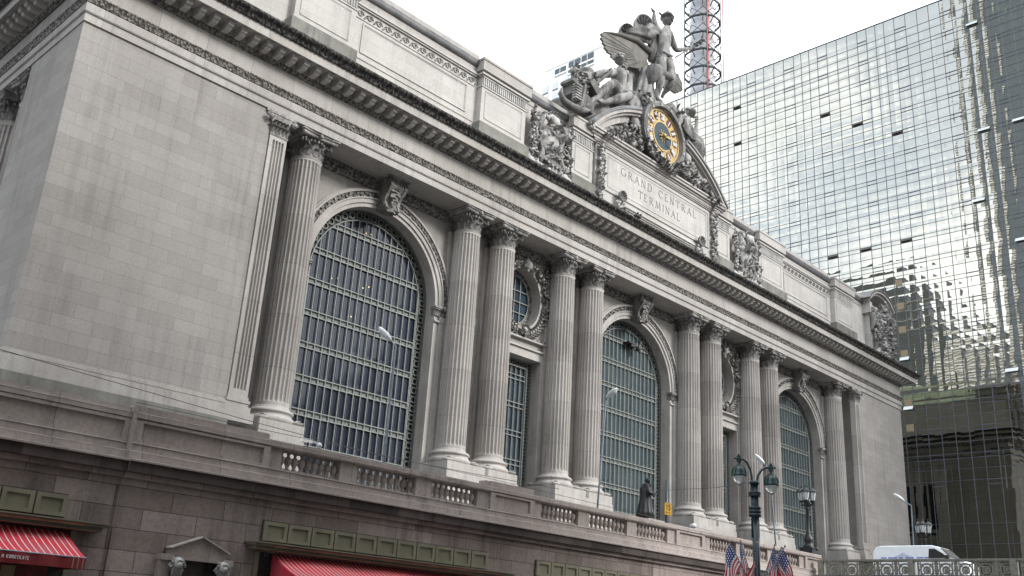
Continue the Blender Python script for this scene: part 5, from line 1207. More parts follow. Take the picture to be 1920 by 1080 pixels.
cloth([(2.2, 1.0, 36.2), (3.0, .9, 36.6), (3.9, .9, 36.2), (4.3, .8, 35.2)], [.35, .6, .75, .6], .18, 7)
for t in range(26): q = random.uniform(0, 2*PI); g.leaf((3.1+random.gauss(0, .5), .2, 35.6+random.gauss(0, .5)), (math.cos(q), -.3, math.sin(q)), (0, -1, 0), .6, .35, .5, .05, 5)
obj('robe', g, M['sculpt'], SW)
SCR = MB(); SCR.smooth = True; SCR.tube([(3.5, -.2, 34.3), (4.0, -.35, 33.85), (4.8, -.35, 33.75), (5.6, -.3, 34.0), (6.3, -.1, 34.35)], [.12, .14, .12, .12, .08], 7); SCR.smooth = False
SCR.bar((3.5, -.25, 34.3), (4.0, -.3, 35.0), .1, .6); o = obj('stone_scroll', SCR, M['sculpt'], at=(4.6, -.3, 33.9)); tag(o, 'open stone scroll across the lap of the reclining woman', 'scroll')
# ------------------------------------------------------------------ granite storey with the balustrade in front of the raised roadway
YB = -16.8
G = empty('granite_storey', (-28, YB, GZ), 'pink granite ground storey with a water-stained ledge below the balustrade', 'building')
m = MB(); XR = -6.8
m.box(-80, -49.8, YB+.12, YB+2, GZ, -6.38); m.box(-49.8, XR, YB, YB+2, GZ, -6.38)
obj('wall', m, M['granite'], G)
m = MB(); m.box(-80, -49.8, YB-.02, YB+2, -6.38, -6.22); m.box(-49.8, XR, YB-.14, YB+2, -6.38, -6.22); obj('ledge_bed', m, M['rust_wood'] if 0 else M['granite'], G)
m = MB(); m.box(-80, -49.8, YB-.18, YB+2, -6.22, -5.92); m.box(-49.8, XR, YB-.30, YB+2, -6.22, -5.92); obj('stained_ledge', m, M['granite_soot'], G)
m = MB(); m.box(-80, -49.8, YB-.26, YB+2, -5.92, -5.86); m.box(-49.8, XR, YB-.38, YB+2, -5.92, -5.86); m.box(-80, -49.8, YB-.02, YB+2, -5.86, -5.6); m.box(-49.8, XR, YB-.14, YB+2, -5.86, -5.6); obj('ledge_top', m, M['granite_trim'], G)
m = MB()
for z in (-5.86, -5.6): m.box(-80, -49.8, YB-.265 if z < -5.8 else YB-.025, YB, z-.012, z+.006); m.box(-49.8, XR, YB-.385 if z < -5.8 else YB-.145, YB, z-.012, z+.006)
obj('edge_highlight', m, M['mortar'], G)  # pale joint strips painting the highlight on the lit ledge edges
B = empty('balustrade', (-28, YB, -5.6), 'pink granite balustrade of turned balusters and panelled piers along the raised roadway', 'balustrade')
m = MB()
m.box(-80, -49.8, YB+.08, YB+.7, -5.6, -5.36); m.box(-49.8, XR, YB-.05, YB+.6, -5.6, -5.36); m.box(-49.83, -49.75, YB-.09, YB+.6, -5.86, -4.3)
obj('bottom_rail', m, M['granite_trim'], B)
m = MB(); m.box(-80, -49.8, YB+.06, YB+.7, -4.62, -4.47); m.box(-49.8, XR, YB-.08, YB+.62, -4.62, -4.43); m.box(-49.8, XR, YB-.05, YB+.6, -4.66, -4.62)
obj('top_rail', m, M['granite_trim'], B)
m = MB(); m.box(-80, -49.85, YB+.14, YB+.6, -4.47, -4.31); m.box(-49.85, -45.13, YB+.0, YB+.5, -4.43, -4.25); m.box(-34.67, -32.12, YB+.0, YB+.5, -4.43, -4.22); m.box(-34.9, -34.67, YB+.12, YB+.5, -4.43, -4.22)
obj('upper_course', m, M['granite_trim'], B)
OP = [(-44.54, -42.11), (-41.36, -38.59), (-37.82, -35.36), (-31.61, -29.14), (-28.39, -25.61), (-24.88, -22.4), (-18.66, -16.14), (-15.37, -12.88), (-12.05, -9.3)]
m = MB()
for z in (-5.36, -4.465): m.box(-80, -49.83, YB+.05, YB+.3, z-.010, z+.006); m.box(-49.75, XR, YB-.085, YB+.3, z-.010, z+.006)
obj('edge_highlight', m, M['mortar'], B)  # the same painted highlight along the rail edges
solid = []; x = -49.8
for a, b in OP: solid.append((x, a)); x = b
solid.append((x, XR))
PAN = [(-49.5, -45.3), (-34.45, -32.35), (-21.5, -19.5), (-8.5, -7.0)]
for a, b in [(-80, -49.8)]+solid:
    y = YB+.18 if a < -50 else YB+.05
    m = MB(); m.box(a, b, y, y+.4, -5.36, -4.64)
    for p0, p1 in ([(-60, -50.0), (-72, -60.5)] if a < -50 else [p for p in PAN if p[0] >= a-.3 and p[1] <= b+.3]):
        m.box(p0-.25, p1+.25, y-.10, y, -4.74, -4.64); m.box(p0-.25, p1+.25, y-.10, y, -5.36, -5.24)
        m.box(p0-.25, p0, y-.10, y, -5.24, -4.74); m.box(p1, p1+.25, y-.10, y, -5.24, -4.74)
    obj('balustrade_pier', m, M['granite_trim'], B)
def baluster_mb():
    m = MB(); m.smooth = True
    m.lathe([(.075, .10), (.09, .12), (.06, .16), (.055, .2), (.10, .28), (.134, .35), (.136, .43), (.115, .49), (.08, .52), (.055, .53), (.05, .6), (.075, .63), (.05, .65), (.07, .66)], n=12); m.smooth = False
    m.box(-.125, .125, -.125, .125, 0, .10); m.box(-.12, .12, -.12, .12, .66, .74); return m
bal = None
for a, b in OP:
    n = 9
    for i in range(n):
        x = a+(i+.5)*(b-a)/n
        if bal is None:
            o = obj('baluster', baluster_mb(), M['granite_trim'], B, local=True); bal = o.data
        else: o = bpy.data.objects.new('baluster', bal); link(o, B)
        o.location = (x+28, .28, .24)
# shopfront: olive panels, ledge, awnings
def shopfront(x0, x1, npan, z0, z1, label, name='shopfront'):
    S = empty(name, ((x0+x1)/2, YB, GZ), label, 'shopfront'); w = (x1-x0)/npan
    m = MB(); m.box(x0, x1, YB-.03, YB+.1, z0, z1+.02)
    obj('transom_backing', m, M['dark'], S)
    for i in range(npan):
        a = x0+i*w+.02; b = a+w-.04; m = MB(); d = .13
        m.box(a, b, YB-.12, YB-.02, z0+.02, z0+d); m.box(a, b, YB-.12, YB-.02, z1-d, z1-.01); m.box(a, a+d, YB-.12, YB-.02, z0+d, z1-d); m.box(b-d, b, YB-.12, YB-.02, z0+d, z1-d); m.box(a+d, b-d, YB-.06, YB-.02, z0+d, z1-d)
        obj('transom_panel', m, M['green_panel'], S)
    m = MB(); m.box(x0-.55, x1+1.1, YB-.62, YB+.1, z0-.10, z0-.06); m.box(x0-.50, x1+1.05, YB-.55, YB+.1, z0-.17, z0-.10); m.box(x0-.42, x1+.97, YB-.42, YB+.1, z0-.28, z0-.17)
    obj('ledge', m, M['green_trim'], S)
    m = MB(); m.box(x0-.35, x1+.9, YB-.50, YB-.0, z0-.30, z0-.28); m.box(x0+.2, x1+.4, YB-.57, YB-.53, z0-.19, z0-.12); obj('rusty_soffit', m, M['rust_wood'], S)
    return S
s1 = shopfront(-56.65, -51.24, 6, -7.72, -7.10, 'olive green shopfront panels and ledge above the awning with lettering')
s2 = shopfront(-44.94, -34.70, 11, -7.66, -7.02, 'olive green shopfront with a long row of panels above the wide awning')
s3 = shopfront(-31.87, -22.0, 11, -7.66, -7.03, 'olive green shopfront panels just above the picture edge, right of the wide awning')
for S, x0, x1, dk in ((s1, -56.5, -50.9, 'red_int'), (s2, -45.0, -34.6, 'dark')):
    m = MB(); m.box(x0, x1, YB-.01, YB+.02, GZ, -8.0); obj('opening', m, M['dark'], S)
    m = MB(); m.box(x0-.08, x0+.08, YB-.06, YB+.05, GZ, -8.0); m.box(x1-.08, x1+.08, YB-.06, YB+.05, GZ, -8.0); m.box(x0, x1, YB-.06, YB+.05, -8.95, -8.85); obj('door_frame', m, M['green_trim'], S)
m = MB(); m.box(-53.5, -51.4, YB-.05, YB-.015, -9.6, -9.0); obj('red_fascia', m, M['red_int'], s1)
m = MB(); m.box(-52.6, -52.25, YB-.08, YB-.05, -9.8, -9.08); obj('poster', m, M['tan_blind'], s1)
m = MB()
for k in range(14): m.box(-44.8, -43.2, YB-.05, YB-.02, -9.6+k*.085, -9.56+k*.085)
obj('louvre', m, M['black'], s2)
for i, ch in enumerate('52'):
    m = MB(); glyph(m, ch, (-44.78+i*.10, YB-.07, -8.12), (1, 0, 0), (0, 0, 1), .09, .07, .014, .012, d=.015); obj('house_number', m, M['steel'], s2)
def awning_obj(x0, x1, zt, label, reach=1.60, fall=.72, vd=.28):
    A = empty('awning', ((x0+x1)/2, YB, zt), label, 'awning'); m = MB(); n = 12; nx = 40
    def pt(x, t): return (x, YB-.02-reach*t, zt-fall*(t**1.0)-.07*math.sin(PI*t)*(.6+.4*math.sin(x*2.1)))
    rows = [[pt(x0+(x1-x0)*i/nx, j/n) for i in range(nx+1)] for j in range(n+1)]
    for j in range(n): m.strip(rows[j+1], rows[j])
    rows2 = [[(x, y, z-.015) for x, y, z in r] for r in rows]
    for j in range(n): m.strip(rows2[j], rows2[j+1])
    m.face([(x1, YB-.02, zt)]+[pt(x1, j/n) for j in range(1, n+1)]+[(x1, YB-.02, zt-fall)]); m.face(([(x0, YB-.02, zt)]+[pt(x0, j/n) for j in range(1, n+1)]+[(x0, YB-.02, zt-fall)])[::-1])
    obj('canvas', m, M['awning'], A)
    m = MB(); y = YB-.02-reach; m.strip([(x0+(x1-x0)*i/60, y-.01-.018*math.sin(i*.8), zt-fall) for i in range(61)], [(x0+(x1-x0)*i/60, y-.02-.03*math.sin(i*.8), zt-fall-vd) for i in range(61)])
    m.strip([(x1, y, zt-fall), (x1, YB, zt-fall)], [(x1, y, zt-fall-vd), (x1, YB, zt-fall-vd)]); m.strip([(x0, y, zt-fall), (x0, YB, zt-fall)], [(x0, y, zt-fall-vd), (x0, YB, zt-fall-vd)])
    v = obj('valance', m, M['valance'], A)
    m = MB()
    for k in range(3): x = x1-.10-k*.13; m.box(x, x+.022, y-.06, y-.045, zt-fall-vd, zt-fall)
    obj('valance_stripe', m, M['tan_blind'], v)
    m = MB(); m.tube([(x0, y, zt-fall+.01), (x1, y, zt-fall+.01)], .02, 6); m.tube([(x1, YB, zt-fall), (x1, y, zt-fall)], .015, 6); obj('frame_bar', m, M['steel'], A)
    return A, v, y
A1, v1, y1 = awning_obj(-56.4, -51.10, -8.08, 'red and cream striped awning with white lettering at the left edge')
x = -52.97
line_of('N CHOCOLATE', -53.24, -52.56, -8.97, .08, y1-.065, .011, .009, M['enamel_white'], v1)
A2, v2, y2 = awning_obj(-44.42, -35.3, -8.02, 'wide red and cream striped awning under the long panelled shopfront')
# pedimented niche with two lion heads
NI = empty('pedimented_niche', (-47.1, YB, GZ), 'pink granite wall niche under a low gable with two lion heads', 'niche')
m = MB(); m.prism([(-48.05, -8.5), (-46.2, -8.5), (-46.2, -8.18), (-47.12, -7.80), (-48.05, -8.18)], YB-.26, YB+.1); m.box(-48.35, -47.95, YB-.34, YB+.1, -8.55, -8.38); m.box(-46.3, -45.98, YB-.34, YB+.1, -8.55, -8.38); m.box(-48.32, -48.0, YB-.26, YB+.1, -9.4, -8.55); m.box(-46.28, -46.0, YB-.26, YB+.1, -9.4, -8.55)
obj('gable', m, M['granite_trim'], NI)
m = MB(); m.bar((-48.12, YB-.18, -8.20), (-47.10, YB-.18, -7.785), .40, .035, up=(0, 0, 1)); m.bar((-47.14, YB-.18, -7.785), (-46.14, YB-.18, -8.20), .40, .035, up=(0, 0, 1)); obj('gable_coping', m, M['smooth'], NI)
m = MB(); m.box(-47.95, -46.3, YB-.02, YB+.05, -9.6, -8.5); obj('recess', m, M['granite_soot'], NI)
for cx in (-47.86, -46.36):
    g = MB(); rr = random.Random(int(cx)); c = Vector((cx, YB-.42, -8.62)); g.smooth = True
    g.ball(c, (.15, .15, .18), 12, 9); g.ball(c+Vector((0, -.14, -.05)), (.08, .09, .08), 9, 6); g.ball(c+Vector((0, -.2, -.02)), .035, 6, 4); g.tube([c+Vector((-.08, -.13, .06)), c+Vector((0, -.16, .075)), c+Vector((.08, -.13, .06))], .02, 5); g.smooth = False
    for s in (-1, 1): g.ball(c+Vector((s*.13, 0, .12)), .04, 6, 4); g.ball(c+Vector((s*.06, -.14, .035)), .018, 5, 4)
    for t in range(46):
        a = rr.uniform(0, 2*PI); r = rr.uniform(.13, .19); g.leaf(c+Vector((r*math.cos(a), rr.uniform(-.02, .08), r*math.sin(a)+.0)), (math.cos(a)*.7, -.2, math.sin(a)*.4-.8), (math.cos(a), -.6, 0), .14, .06, .3, .012, 4)
    for t in range(7): g.tube([c+Vector(((t-3)*.045, -.06, -.1)), c+Vector(((t-3)*.05, -.02, -.32)), c+Vector(((t-3)*.04, .06, -.6))], [.035, .03, .02], 5)
    obj('lion_head', g, M['ornament'], NI)
# ------------------------------------------------------------------ ground, raised roadway, street
def setting(name, mb, mat):
    o = obj(name, mb, mat); o['kind'] = 'structure'; return o
m = MB(); m.box(-1500, 1500, -1500, 1500, GZ-.6, GZ-.15); setting('ground', m, M['asphalt'])
m = MB(); m.box(-400, 300, -44.5, -22.5, GZ-.146, GZ-.142) ; setting('road', m, M['asphalt'])
m = MB(); m.box(-400, 300, -22.5, YB+.02, GZ-.15, GZ); setting('pavement', m, M['pave'])
m = MB(); m.box(-400, 300, -70, -44.5, GZ-.15, GZ); setting('far_pavement', m, M['pave'])
m = MB()
for k in range(60): m.box(-200+k*6, -197+k*6, -33.6, -33.4, GZ-.138, GZ-.134)
setting('lane_markings', m, M['enamel_white'])
m = MB(); m.box(-80, 90, YB+.7, 6, -5.9, -5.62); m.box(-8, 8, -48, YB+.7, -6.5, -5.62); setting('elevated_roadway', m, M['road_deck'])
m = MB(); m.box(8.0, 66, YB+.0, YB+1.2, GZ, -5.9); setting('roadway_wall', m, M['granite'])
# viaduct railing: panelled bronze fence crossing the street
RL = empty('viaduct_railing', (-7.6, -30, -6.5), 'ornamental olive metal railing with ring panels along the bridge, in front of the van', 'railing')
m = MB(); m.box(-7.72, -7.48, -48, YB-.2, -4.86, -4.76); m.box(-7.68, -7.52, -48, YB-.2, -4.90, -4.86); obj('top_rail', m, M['rail'], RL)
m = MB(); m.box(-7.70, -7.50, -48, YB-.2, -5.90, -5.78); m.box(-7.8, -7.4, -48, YB-.2, -6.9, -5.9); obj('bottom_rail', m, M['rail'], RL)
pm = None; k = 0; y = YB-.45
while y > -46:
    if k % 5 == 0:
        m = MB(); m.box(-7.76, -7.44, y-.16, y+.16, -5.9, -4.76); obj('railing_post', m, M['rail'], RL)
        y -= .16
    if pm is None:
        m = MB(); X0 = 0
        L = 1.0; z0, z1 = -5.78, -4.90
        def bx(y0, y1, a, b, d=.05): m.box(-d, d, y0, y1, a, b)
        bx(-L, -L+.06, z0, z1); bx(-.06, 0, z0, z1); bx(-.86, -.82, z0, z1, .03); bx(-.18, -.14, z0, z1, .03); bx(-L, 0, z1-.14, z1-.10, .03); bx(-L, 0, z0+.1, z0+.14, .03)
        for r, w in ((.33, .05), (.17, .05)):
            m.tube([(0, -.5+r*math.cos(a), -5.34+r*math.sin(a)) for a in [2*PI*i/20 for i in range(21)]], w, 5)
        m.ball((0, -.5, -5.34), (.05, .11, .13), 8, 6)
        for i in range(4):
            a = PI/4+i*PI/2; m.tube([(0, -.5+.38*math.cos(a), -5.34+.38*math.sin(a)), (0, -.5+.52*math.cos(a), -5.34+.5*math.sin(a))], .03, 5)
            m.tube([(0, -.5+.17*math.cos(a), -5.34+.17*math.sin(a)), (0, -.5+.33*math.cos(a), -5.34+.33*math.sin(a))], .03, 5)
        for yy in (-.93, -.07):
            m.ball((0, yy, -5.34), (.04, .05, .12), 6, 5)
            for q in range(5): m.ball((0, yy, z0+.1+q*.17), (.04, .035, .05), 6, 4)
        me = mesh('railing_panel', m, M['rail']); pm = me
    o = bpy.data.objects.new('railing_panel', pm); link(o, RL); o.location = (0, y-.16+30, 6.5); y -= 1.02; k += 1
# ------------------------------------------------------------------ van on the bridge
V = empty('white_van', (-2.0, -20.9, -5.62), 'white delivery van with blue lettering driving on the bridge behind the railing', 'van')
m = MB(); m.smooth = False
# side profile, front towards -y
pr = [(2.55, .35), (2.62, .9), (2.60, 1.75), (2.45, 2.02), (2.2, 2.08), (-.9, 2.08), (-1.35, 1.98), (-1.95, 1.42), (-2.65, 1.22), (-2.85, 1.05), (-2.9, .45), (-2.8, .35)]
hw = .95; rings = []
for x, k in ((-hw, 0), (-hw*.97, 1), (hw*.97, 1), (hw, 0)):
    pass
L_ = [(-hw+(.10 if z > 1.5 else 0), y, z) for y, z in pr]; R_ = [(hw-(.10 if z > 1.5 else 0), y, z) for y, z in pr]
cy, cz = 0, 1.1
Li = [(x+.08, cy+(y-cy)*.99+0, z+(.035 if z > 1.5 else 0)) for x, y, z in L_]; Ri = [(x-.08, y*.99, z+(.035 if z > 1.5 else 0)) for x, y, z in R_]
n = len(pr); vs = L_+Li+Ri+R_
m.add(vs, [tuple(range(n-1, -1, -1)), tuple(range(3*n, 4*n))]+[(j*n+i, j*n+(i+1) % n, (j+1)*n+(i+1) % n, (j+1)*n+i) for j in range(3) for i in range(n)])
obj('body', m, M['white'], V, local=True)
for s in (-1, 1):
    m = MB(); f = s*(hw+.004); f2 = s*(hw-.10+.008)
    m.face([(f, -1.85, 1.36), (f, -.75, 1.36), (f2-s*.0, -.78, 1.92), (f2, -1.28, 1.92)][::s]); obj('side_window', m, M['dark'], V, local=True)
    m = MB(); m.box(min(f, f+s*.12), max(f, f+s*.12), -1.95, -1.75, 1.30, 1.52); obj('wing_mirror', m, M['black'], V, local=True)
    for y in (-1.95, 1.6):
        m = MB(); m.smooth = True; c = Vector((s*(hw-.12), y, .34)); m.tube([c-Vector((.11, 0, 0)), c+Vector((.11, 0, 0))], .34, 20); w_ = obj('wheel', m, M['black'], V, local=True)
        m = MB(); m.tube([c+Vector((s*.105, 0, 0)), c+Vector((s*.125, 0, 0))], .19, 14); obj('rim', m, M['steel'], w_, local=True)
    m = MB(); m.box(min(s*.6, s*.9), max(s*.6, s*.9), -2.91, -2.84, .75, .98); obj('headlight', m, M['lamp_white'], V, local=True)
m = MB(); m.face([(-.8, -1.40, 1.985), (.8, -1.40, 1.985), (.86, -1.97, 1.45), (-.86, -1.97, 1.45)]); obj('windscreen', m, M['dark'], V, local=True)
m = MB(); f = -hw-.006
blue = plain('blue_van_lettering', (.12,.18,.55), .4)
for y, w in ((2.1, .35), (1.65, .55), (1.0, .25), (.62, .5), (-.05, .4), (-.5, .25)):
    m.box(f-.004, f, y-w, y, 1.36, 1.42)
m.box(f-.004, f, -.5, 2.1, 1.28, 1.31)
for a, b in (((1.25, 1.42), (.72, 1.66)), ((.72, 1.66), (.15, 1.42)), ((1.05, 1.42), (.72, 1.58)), ((.72, 1.58), (.4, 1.42))): m.bar((f-.005, a[0], a[1]), (f-.005, b[0], b[1]), .012, .04, up=(1, 0, 0))
obj('side_lettering', m, blue, V, local=True)
# ------------------------------------------------------------------ bronze man in front of the middle window
SV = empty('bronze_statue', (-2.6, -1.0, -1.35), 'dark bronze statue of a bearded man in a long fur-collared coat before the middle window', 'statue')
o0 = Vector((-2.6, -1.0, -1.35)); k = 1.0
def b_(x, y, z): return (o0.x+x*1.25, o0.y+y*1.25, o0.z+z)
# faces right and a little to the street
PV = dict(pelvis=b_(0, 0, 1.55), waist=b_(0, 0, 1.85), chest=b_(.0, 0, 2.25), neck=b_(.06, -.02, 2.62), head=b_(.12, -.05, 2.87), sL=b_(-.22, -.28, 2.38), eL=b_(-.30, -.46, 1.95), wL=b_(.1, -.52, 1.88), pL=b_(.30, -.45, 1.92), sR=b_(.22, .28, 2.38), eR=b_(.42, .38, 1.95), wR=b_(.68, .30, 1.68), pR=b_(.88, .22, 1.60), hL=b_(-.05, -.16, 1.45), kL=b_(.0, -.18, .85), aL=b_(-.05, -.2, .18), tL=b_(.22, -.28, .08), hR=b_(.05, .16, 1.45), kR=b_(.12, .15, .85), aR=b_(.1, .18, .18), tR=b_(.38, .12, .08))
J, E = body(PV, .38); mb = skin_body('bronze_man', J, E, 'pelvis'); head(mb, b_(.14, -.06, 2.88), (.95, -.35, 0), .185)
fingers(mb, b_(.1, -.52, 1.88), b_(.32, -.45, 1.92), (0, 0, 1), .11); fingers(mb, b_(.68, .30, 1.68), b_(.9, .22, 1.6), (0, 1, 0), .11)
obj('body', mb, M['bronze'], SV)
g = MB(); g.smooth = True; rings = []
for z, rx, ry, f in ((.22, .56, .50, .10), (.6, .50, .45, .08), (1.1, .43, .38, .06), (1.6, .36, .34, .03), (1.95, .35, .36, .02), (2.3, .33, .40, .01), (2.52, .20, .26, 0), (2.6, .13, .15, 0)):
    rings.append([b_(rx*math.cos(a)*(1+f*math.sin(a*9)), ry*math.sin(a)*(1+f*math.sin(a*9)), z) for a in [2*PI*i/36 for i in range(36)]])
g.loft(rings)
for s, sh, el, wr in ((-1, b_(-.2, -.28, 2.38), b_(-.30, -.48, 1.95), b_(.05, -.52, 1.87)), (1, b_(.22, .28, 2.38), b_(.42, .38, 1.95), b_(.62, .31, 1.70))): g.tube([sh, lerp(sh, el, .5), el, lerp(el, wr, .5), wr], [.17, .155, .15, .14, .135], 10)
obj('long_coat', g, M['bronze'], SV)
g = MB()
for t in range(40):
    u = t/39; g.ball(b_(.05+.28*u, -.30+.14*u+random.gauss(0, .02), 2.58-.75*u), random.uniform(.045, .07), 6, 4)
for t in range(30): a = 2*PI*t/30; g.ball(b_(.04+.17*math.cos(a), .17*math.sin(a), 2.60), .06, 6, 4)
obj('fur_collar', g, M['bronze'], SV)
g = MB(); hc = Vector(b_(.12, -.05, 2.88))
for t in range(50):
    a = random.uniform(0, 2*PI); e = random.uniform(-.3, 1.5); d = Vector((math.cos(a)*math.cos(e), math.sin(a)*math.cos(e), math.sin(e)))
    if d.dot(Vector((.95, -.35, 0))) > .4 and e < .9: continue
    g.ball(hc+d*.18, random.uniform(.03, .05), 5, 4)
obj('hair', g, M['bronze'], SV)
m = MB(); m.box(-3.5, -1.7, -1.9, -.1, -5.62, -1.6); m.box(-3.6, -1.6, -2.0, 0, -1.6, -1.35); o = obj('statue_pedestal', m, M['plain_lime'], at=(-2.6, -1, -5.62)); tag(o, 'pale stone pedestal under the dark bronze statue', 'pedestal')
# ------------------------------------------------------------------ lamps
def cobra(base, elbow, headc, label, lean=(0, 0, 0)):
    base, elbow, headc = Vector(base), Vector(elbow), Vector(headc)
    E_ = empty('street_light', tuple(base), label, 'street light', 'tall street lights on the raised roadway')
    m = MB(); m.smooth = True; m.tube([base, base.lerp(elbow, .5), elbow-(elbow-base).normalized()*.2, elbow, elbow.lerp(headc, .4)], [.06, .05, .045, .04, .035], 10); obj('pole', m, M['steel'], E_)
    d = (headc-elbow).normalized(); m = MB(); m.smooth = True; c = elbow.lerp(headc, .9)
    z = Vector((0, 0, 1)); z = (z-d*z.dot(d)).normalized(); l = d.cross(z); Mx = Matrix((l, d, z)).transposed()
    m.ball(c, (.19, .46, .14), 14, 8, rot=Mx); obj('lamp_head', m, M['lamp_white'], E_)
    m = MB(); m.smooth = True; m.ball(c-z*.07+d*.12, (.13, .24, .10), 12, 6, rot=Mx); obj('lamp_lens', m, M['lamp_white'], E_)
cobra((-36.4, -12, -5.62), (-36.45, -12, 1.75), (-36.85, -11.6, 2.3), 'tall street light with a white head in front of the left arched window')
cobra((-22.1, -12, -5.62), (-21.46, -12, 2.55), (-21.50, -12.45, 2.80), 'tall street light seen end-on before the left edge of the middle window')
cobra((-3.1, -12, -5.62), (-3.9, -12, 1.5), (-4.4, -11.5, 2.15), 'tall street light rising behind the green twin lamp')
cobra((6.0, -17.2, -5.62), (6.1, -17.25, .15), (5.45, -16.6, .72), 'thin street light at the right corner of the terminal')
cobra((9.5, -24.0, -5.62), (9.5, -24.0, -2.4), (8.9, -24.4, -2.15), 'street light head poking in at the right picture edge')
def lantern_post(x, y, z0, h, label, rz=0):
    E_ = empty('lantern_post', (x, y, z0), label, 'lamp post', 'cast iron lantern clusters', rz=rz); s = h/4.2
    m = MB(); m.smooth = True; m.lathe([(.34*s, .35*s), (.30*s, .5*s), (.2*s, .6*s), (.27*s, .75*s), (.27*s, .95*s), (.13*s, 1.1*s), (.15*s, 1.2*s), (.10*s, 1.3*s), (.085*s, 2.6*s), (.13*s, 2.65*s), (.09*s, 2.7*s), (.12*s, 2.8*s), (.2*s, 3.0*s), (.1*s, 3.15*s)], n=16); m.smooth = False
    m.box(-.42*s, .42*s, -.42*s, .42*s, 0, .22*s); m.box(-.34*s, .34*s, -.34*s, .34*s, .22*s, .4*s)
    for k_ in range(4): a = PI/4+k_*PI/2; m.ball((.45*s*math.cos(a), .45*s*math.sin(a), .32*s), .13*s, 8, 6)
    obj('post', m, M['bronze'], E_, local=True)
    m = MB()
    for k_ in range(4):
        a = k_*PI/2+.3; d = Vector((math.cos(a), math.sin(a), 0)); m.tube([d*.05*s+Vector((0, 0, 2.8*s)), d*.25*s+Vector((0, 0, 2.85*s)), d*.33*s+Vector((0, 0, 3.05*s))], .04*s, 5)
        for q in range(3): m.leaf(d*(.1+.07*q)*s+Vector((0, 0, 2.85*s)), (d.x, d.y, .6), (0, 0, -1), .2*s, .12*s, .3, .02*s, 4)
    obj('scroll_bracket', m, M['bronze'], E_, local=True)
    for k_ in range(4):
        a = k_*PI/2+.3; c = Vector((math.cos(a)*.33*s, math.sin(a)*.33*s, 0))
        m = MB(); m.lathe([(.13*s, 3.12*s), (.22*s, 3.62*s)], (c.x, c.y, 0), 6); L1 = obj('lantern_glass', m, M['lamp_white'], E_, local=True)
        m = MB(); m.lathe([(.09*s, 3.02*s), (.15*s, 3.08*s), (.15*s, 3.13*s)], (c.x, c.y, 0), 6); m.lathe([(.27*s, 3.60*s), (.27*s, 3.66*s), (.2*s, 3.74*s), (.1*s, 3.85*s), (.03*s, 3.9*s), (.05*s, 3.96*s), (.01*s, 4.06*s)], (c.x, c.y, 0), 6)
        for q in range(6): b = q*PI/3; m.bar((c.x+.13*s*math.cos(b), c.y+.13*s*math.sin(b), 3.12*s), (c.x+.225*s*math.cos(b), c.y+.225*s*math.sin(b), 3.62*s), .02*s)
        obj('lantern_cage', m, M['bronze'], L1, local=True)
lantern_post(-7.4, -16.4, -4.42, 4.2, 'dark iron post with a cluster of white lanterns on the balustrade end pier')
lantern_post(7.0, -17.6, -4.8, 4.3, 'dark iron post with a cluster of white lanterns beyond the van')
# twin-globe green lamp on the pavement
LP = empty('twin_street_lamp', (-36.85, -29.88, GZ), 'dark green street lamp with two arched arms and bell-shaped glass globes', 'street lamp')
m = MB(); m.smooth = True; bx_, by_ = -36.85, -29.88
m.tube([(bx_+.08, by_+.05, GZ-.1), (bx_+.04, by_, -8.0), (bx_-.0, by_, -6.4)], [.12, .10, .10], 14); m.smooth = False
obj('pole', m, M['lamp_blue'], LP)
m = MB(); m.smooth = True
rx, ry = .69, -.73     # camera-neutral: the arms run along the kerb diagonal
a0 = Vector((bx_, by_, 0))
def al(u, z): return (bx_+u*.685, by_-u*.726, z)
for u in (-.065, .065): m.tube([al(u, -6.95), al(u, -5.4)], .055, 10)
m.tube([al(0, -7.0), al(0, -5.35)], .085, 10)
for z, h in ((-5.78, .13), (-6.36, .30)):
    for k_ in range(3): m.lathe([(.165, 0), (.18, h*.08), (.18, h*.24), (.165, h*.3)], (bx_, by_, z+k_*h*.34), 14)
m.lathe([(.14, 0), (.15, .05), (.08, .12)], (bx_, by_, -5.42), 12)
obj('arm_clamp', m, M['lamp_blue'], LP)
ARMS = [([(-.065, -5.6), (-.07, -5.2), (-.11, -4.98), (-.20, -4.80), (-.32, -4.70), (-.43, -4.69), (-.44, -4.74)], -.44, -4.78), ([(.065, -5.6), (.075, -5.35), (.12, -5.15), (.22, -4.99), (.35, -4.91), (.49, -4.90), (.50, -4.95)], .50, -5.0)]
for (pts, u, zt) in ARMS:
    m = MB(); m.smooth = True; m.tube([al(a, z) for a, z in pts], .034, 9); m.smooth = False
    m.box(al(u, 0)[0]-.05, al(u, 0)[0]+.05, al(u, 0)[1]-.05, al(u, 0)[1]+.05, zt-.02, zt+.16); m.tube([al(u-.14*(1 if u < 0 else -1), zt+.10), al(u+.08*(1 if u < 0 else -1), zt+.08)], .035, 6); m.ball(al(u, zt+.2), .04, 6, 5)
    arm = obj('lamp_arm', m, M['lamp_green'], LP)
    c = al(u, zt); m = MB(); m.smooth = True; m.lathe([(.03, .0), (.05, -.06), (.045, -.10), (.09, -.14), (.16, -.19), (.20, -.28), (.212, -.38), (.228, -.40), (.228, -.425), (.20, -.44)][::-1], c, 20)
    m.smooth = False
    for q in range(8): b = q*PI/4; m.tube([(c[0]+r*math.cos(b), c[1]+r*math.sin(b), c[2]+z) for r, z in ((.05, -.09), (.10, -.135), (.17, -.185), (.21, -.28), (.222, -.39))], .012, 4)
    hd = obj('lamp_hood', m, M['lamp_green'], arm)
    m = MB(); m.smooth = True; m.lathe([(.195, -.43), (.185, -.49), (.145, -.57), (.095, -.64), (.045, -.69), (.01, -.71)][::-1], c, 18); obj('glass_globe', m, M['globe'], arm) if 'globe' in M else None
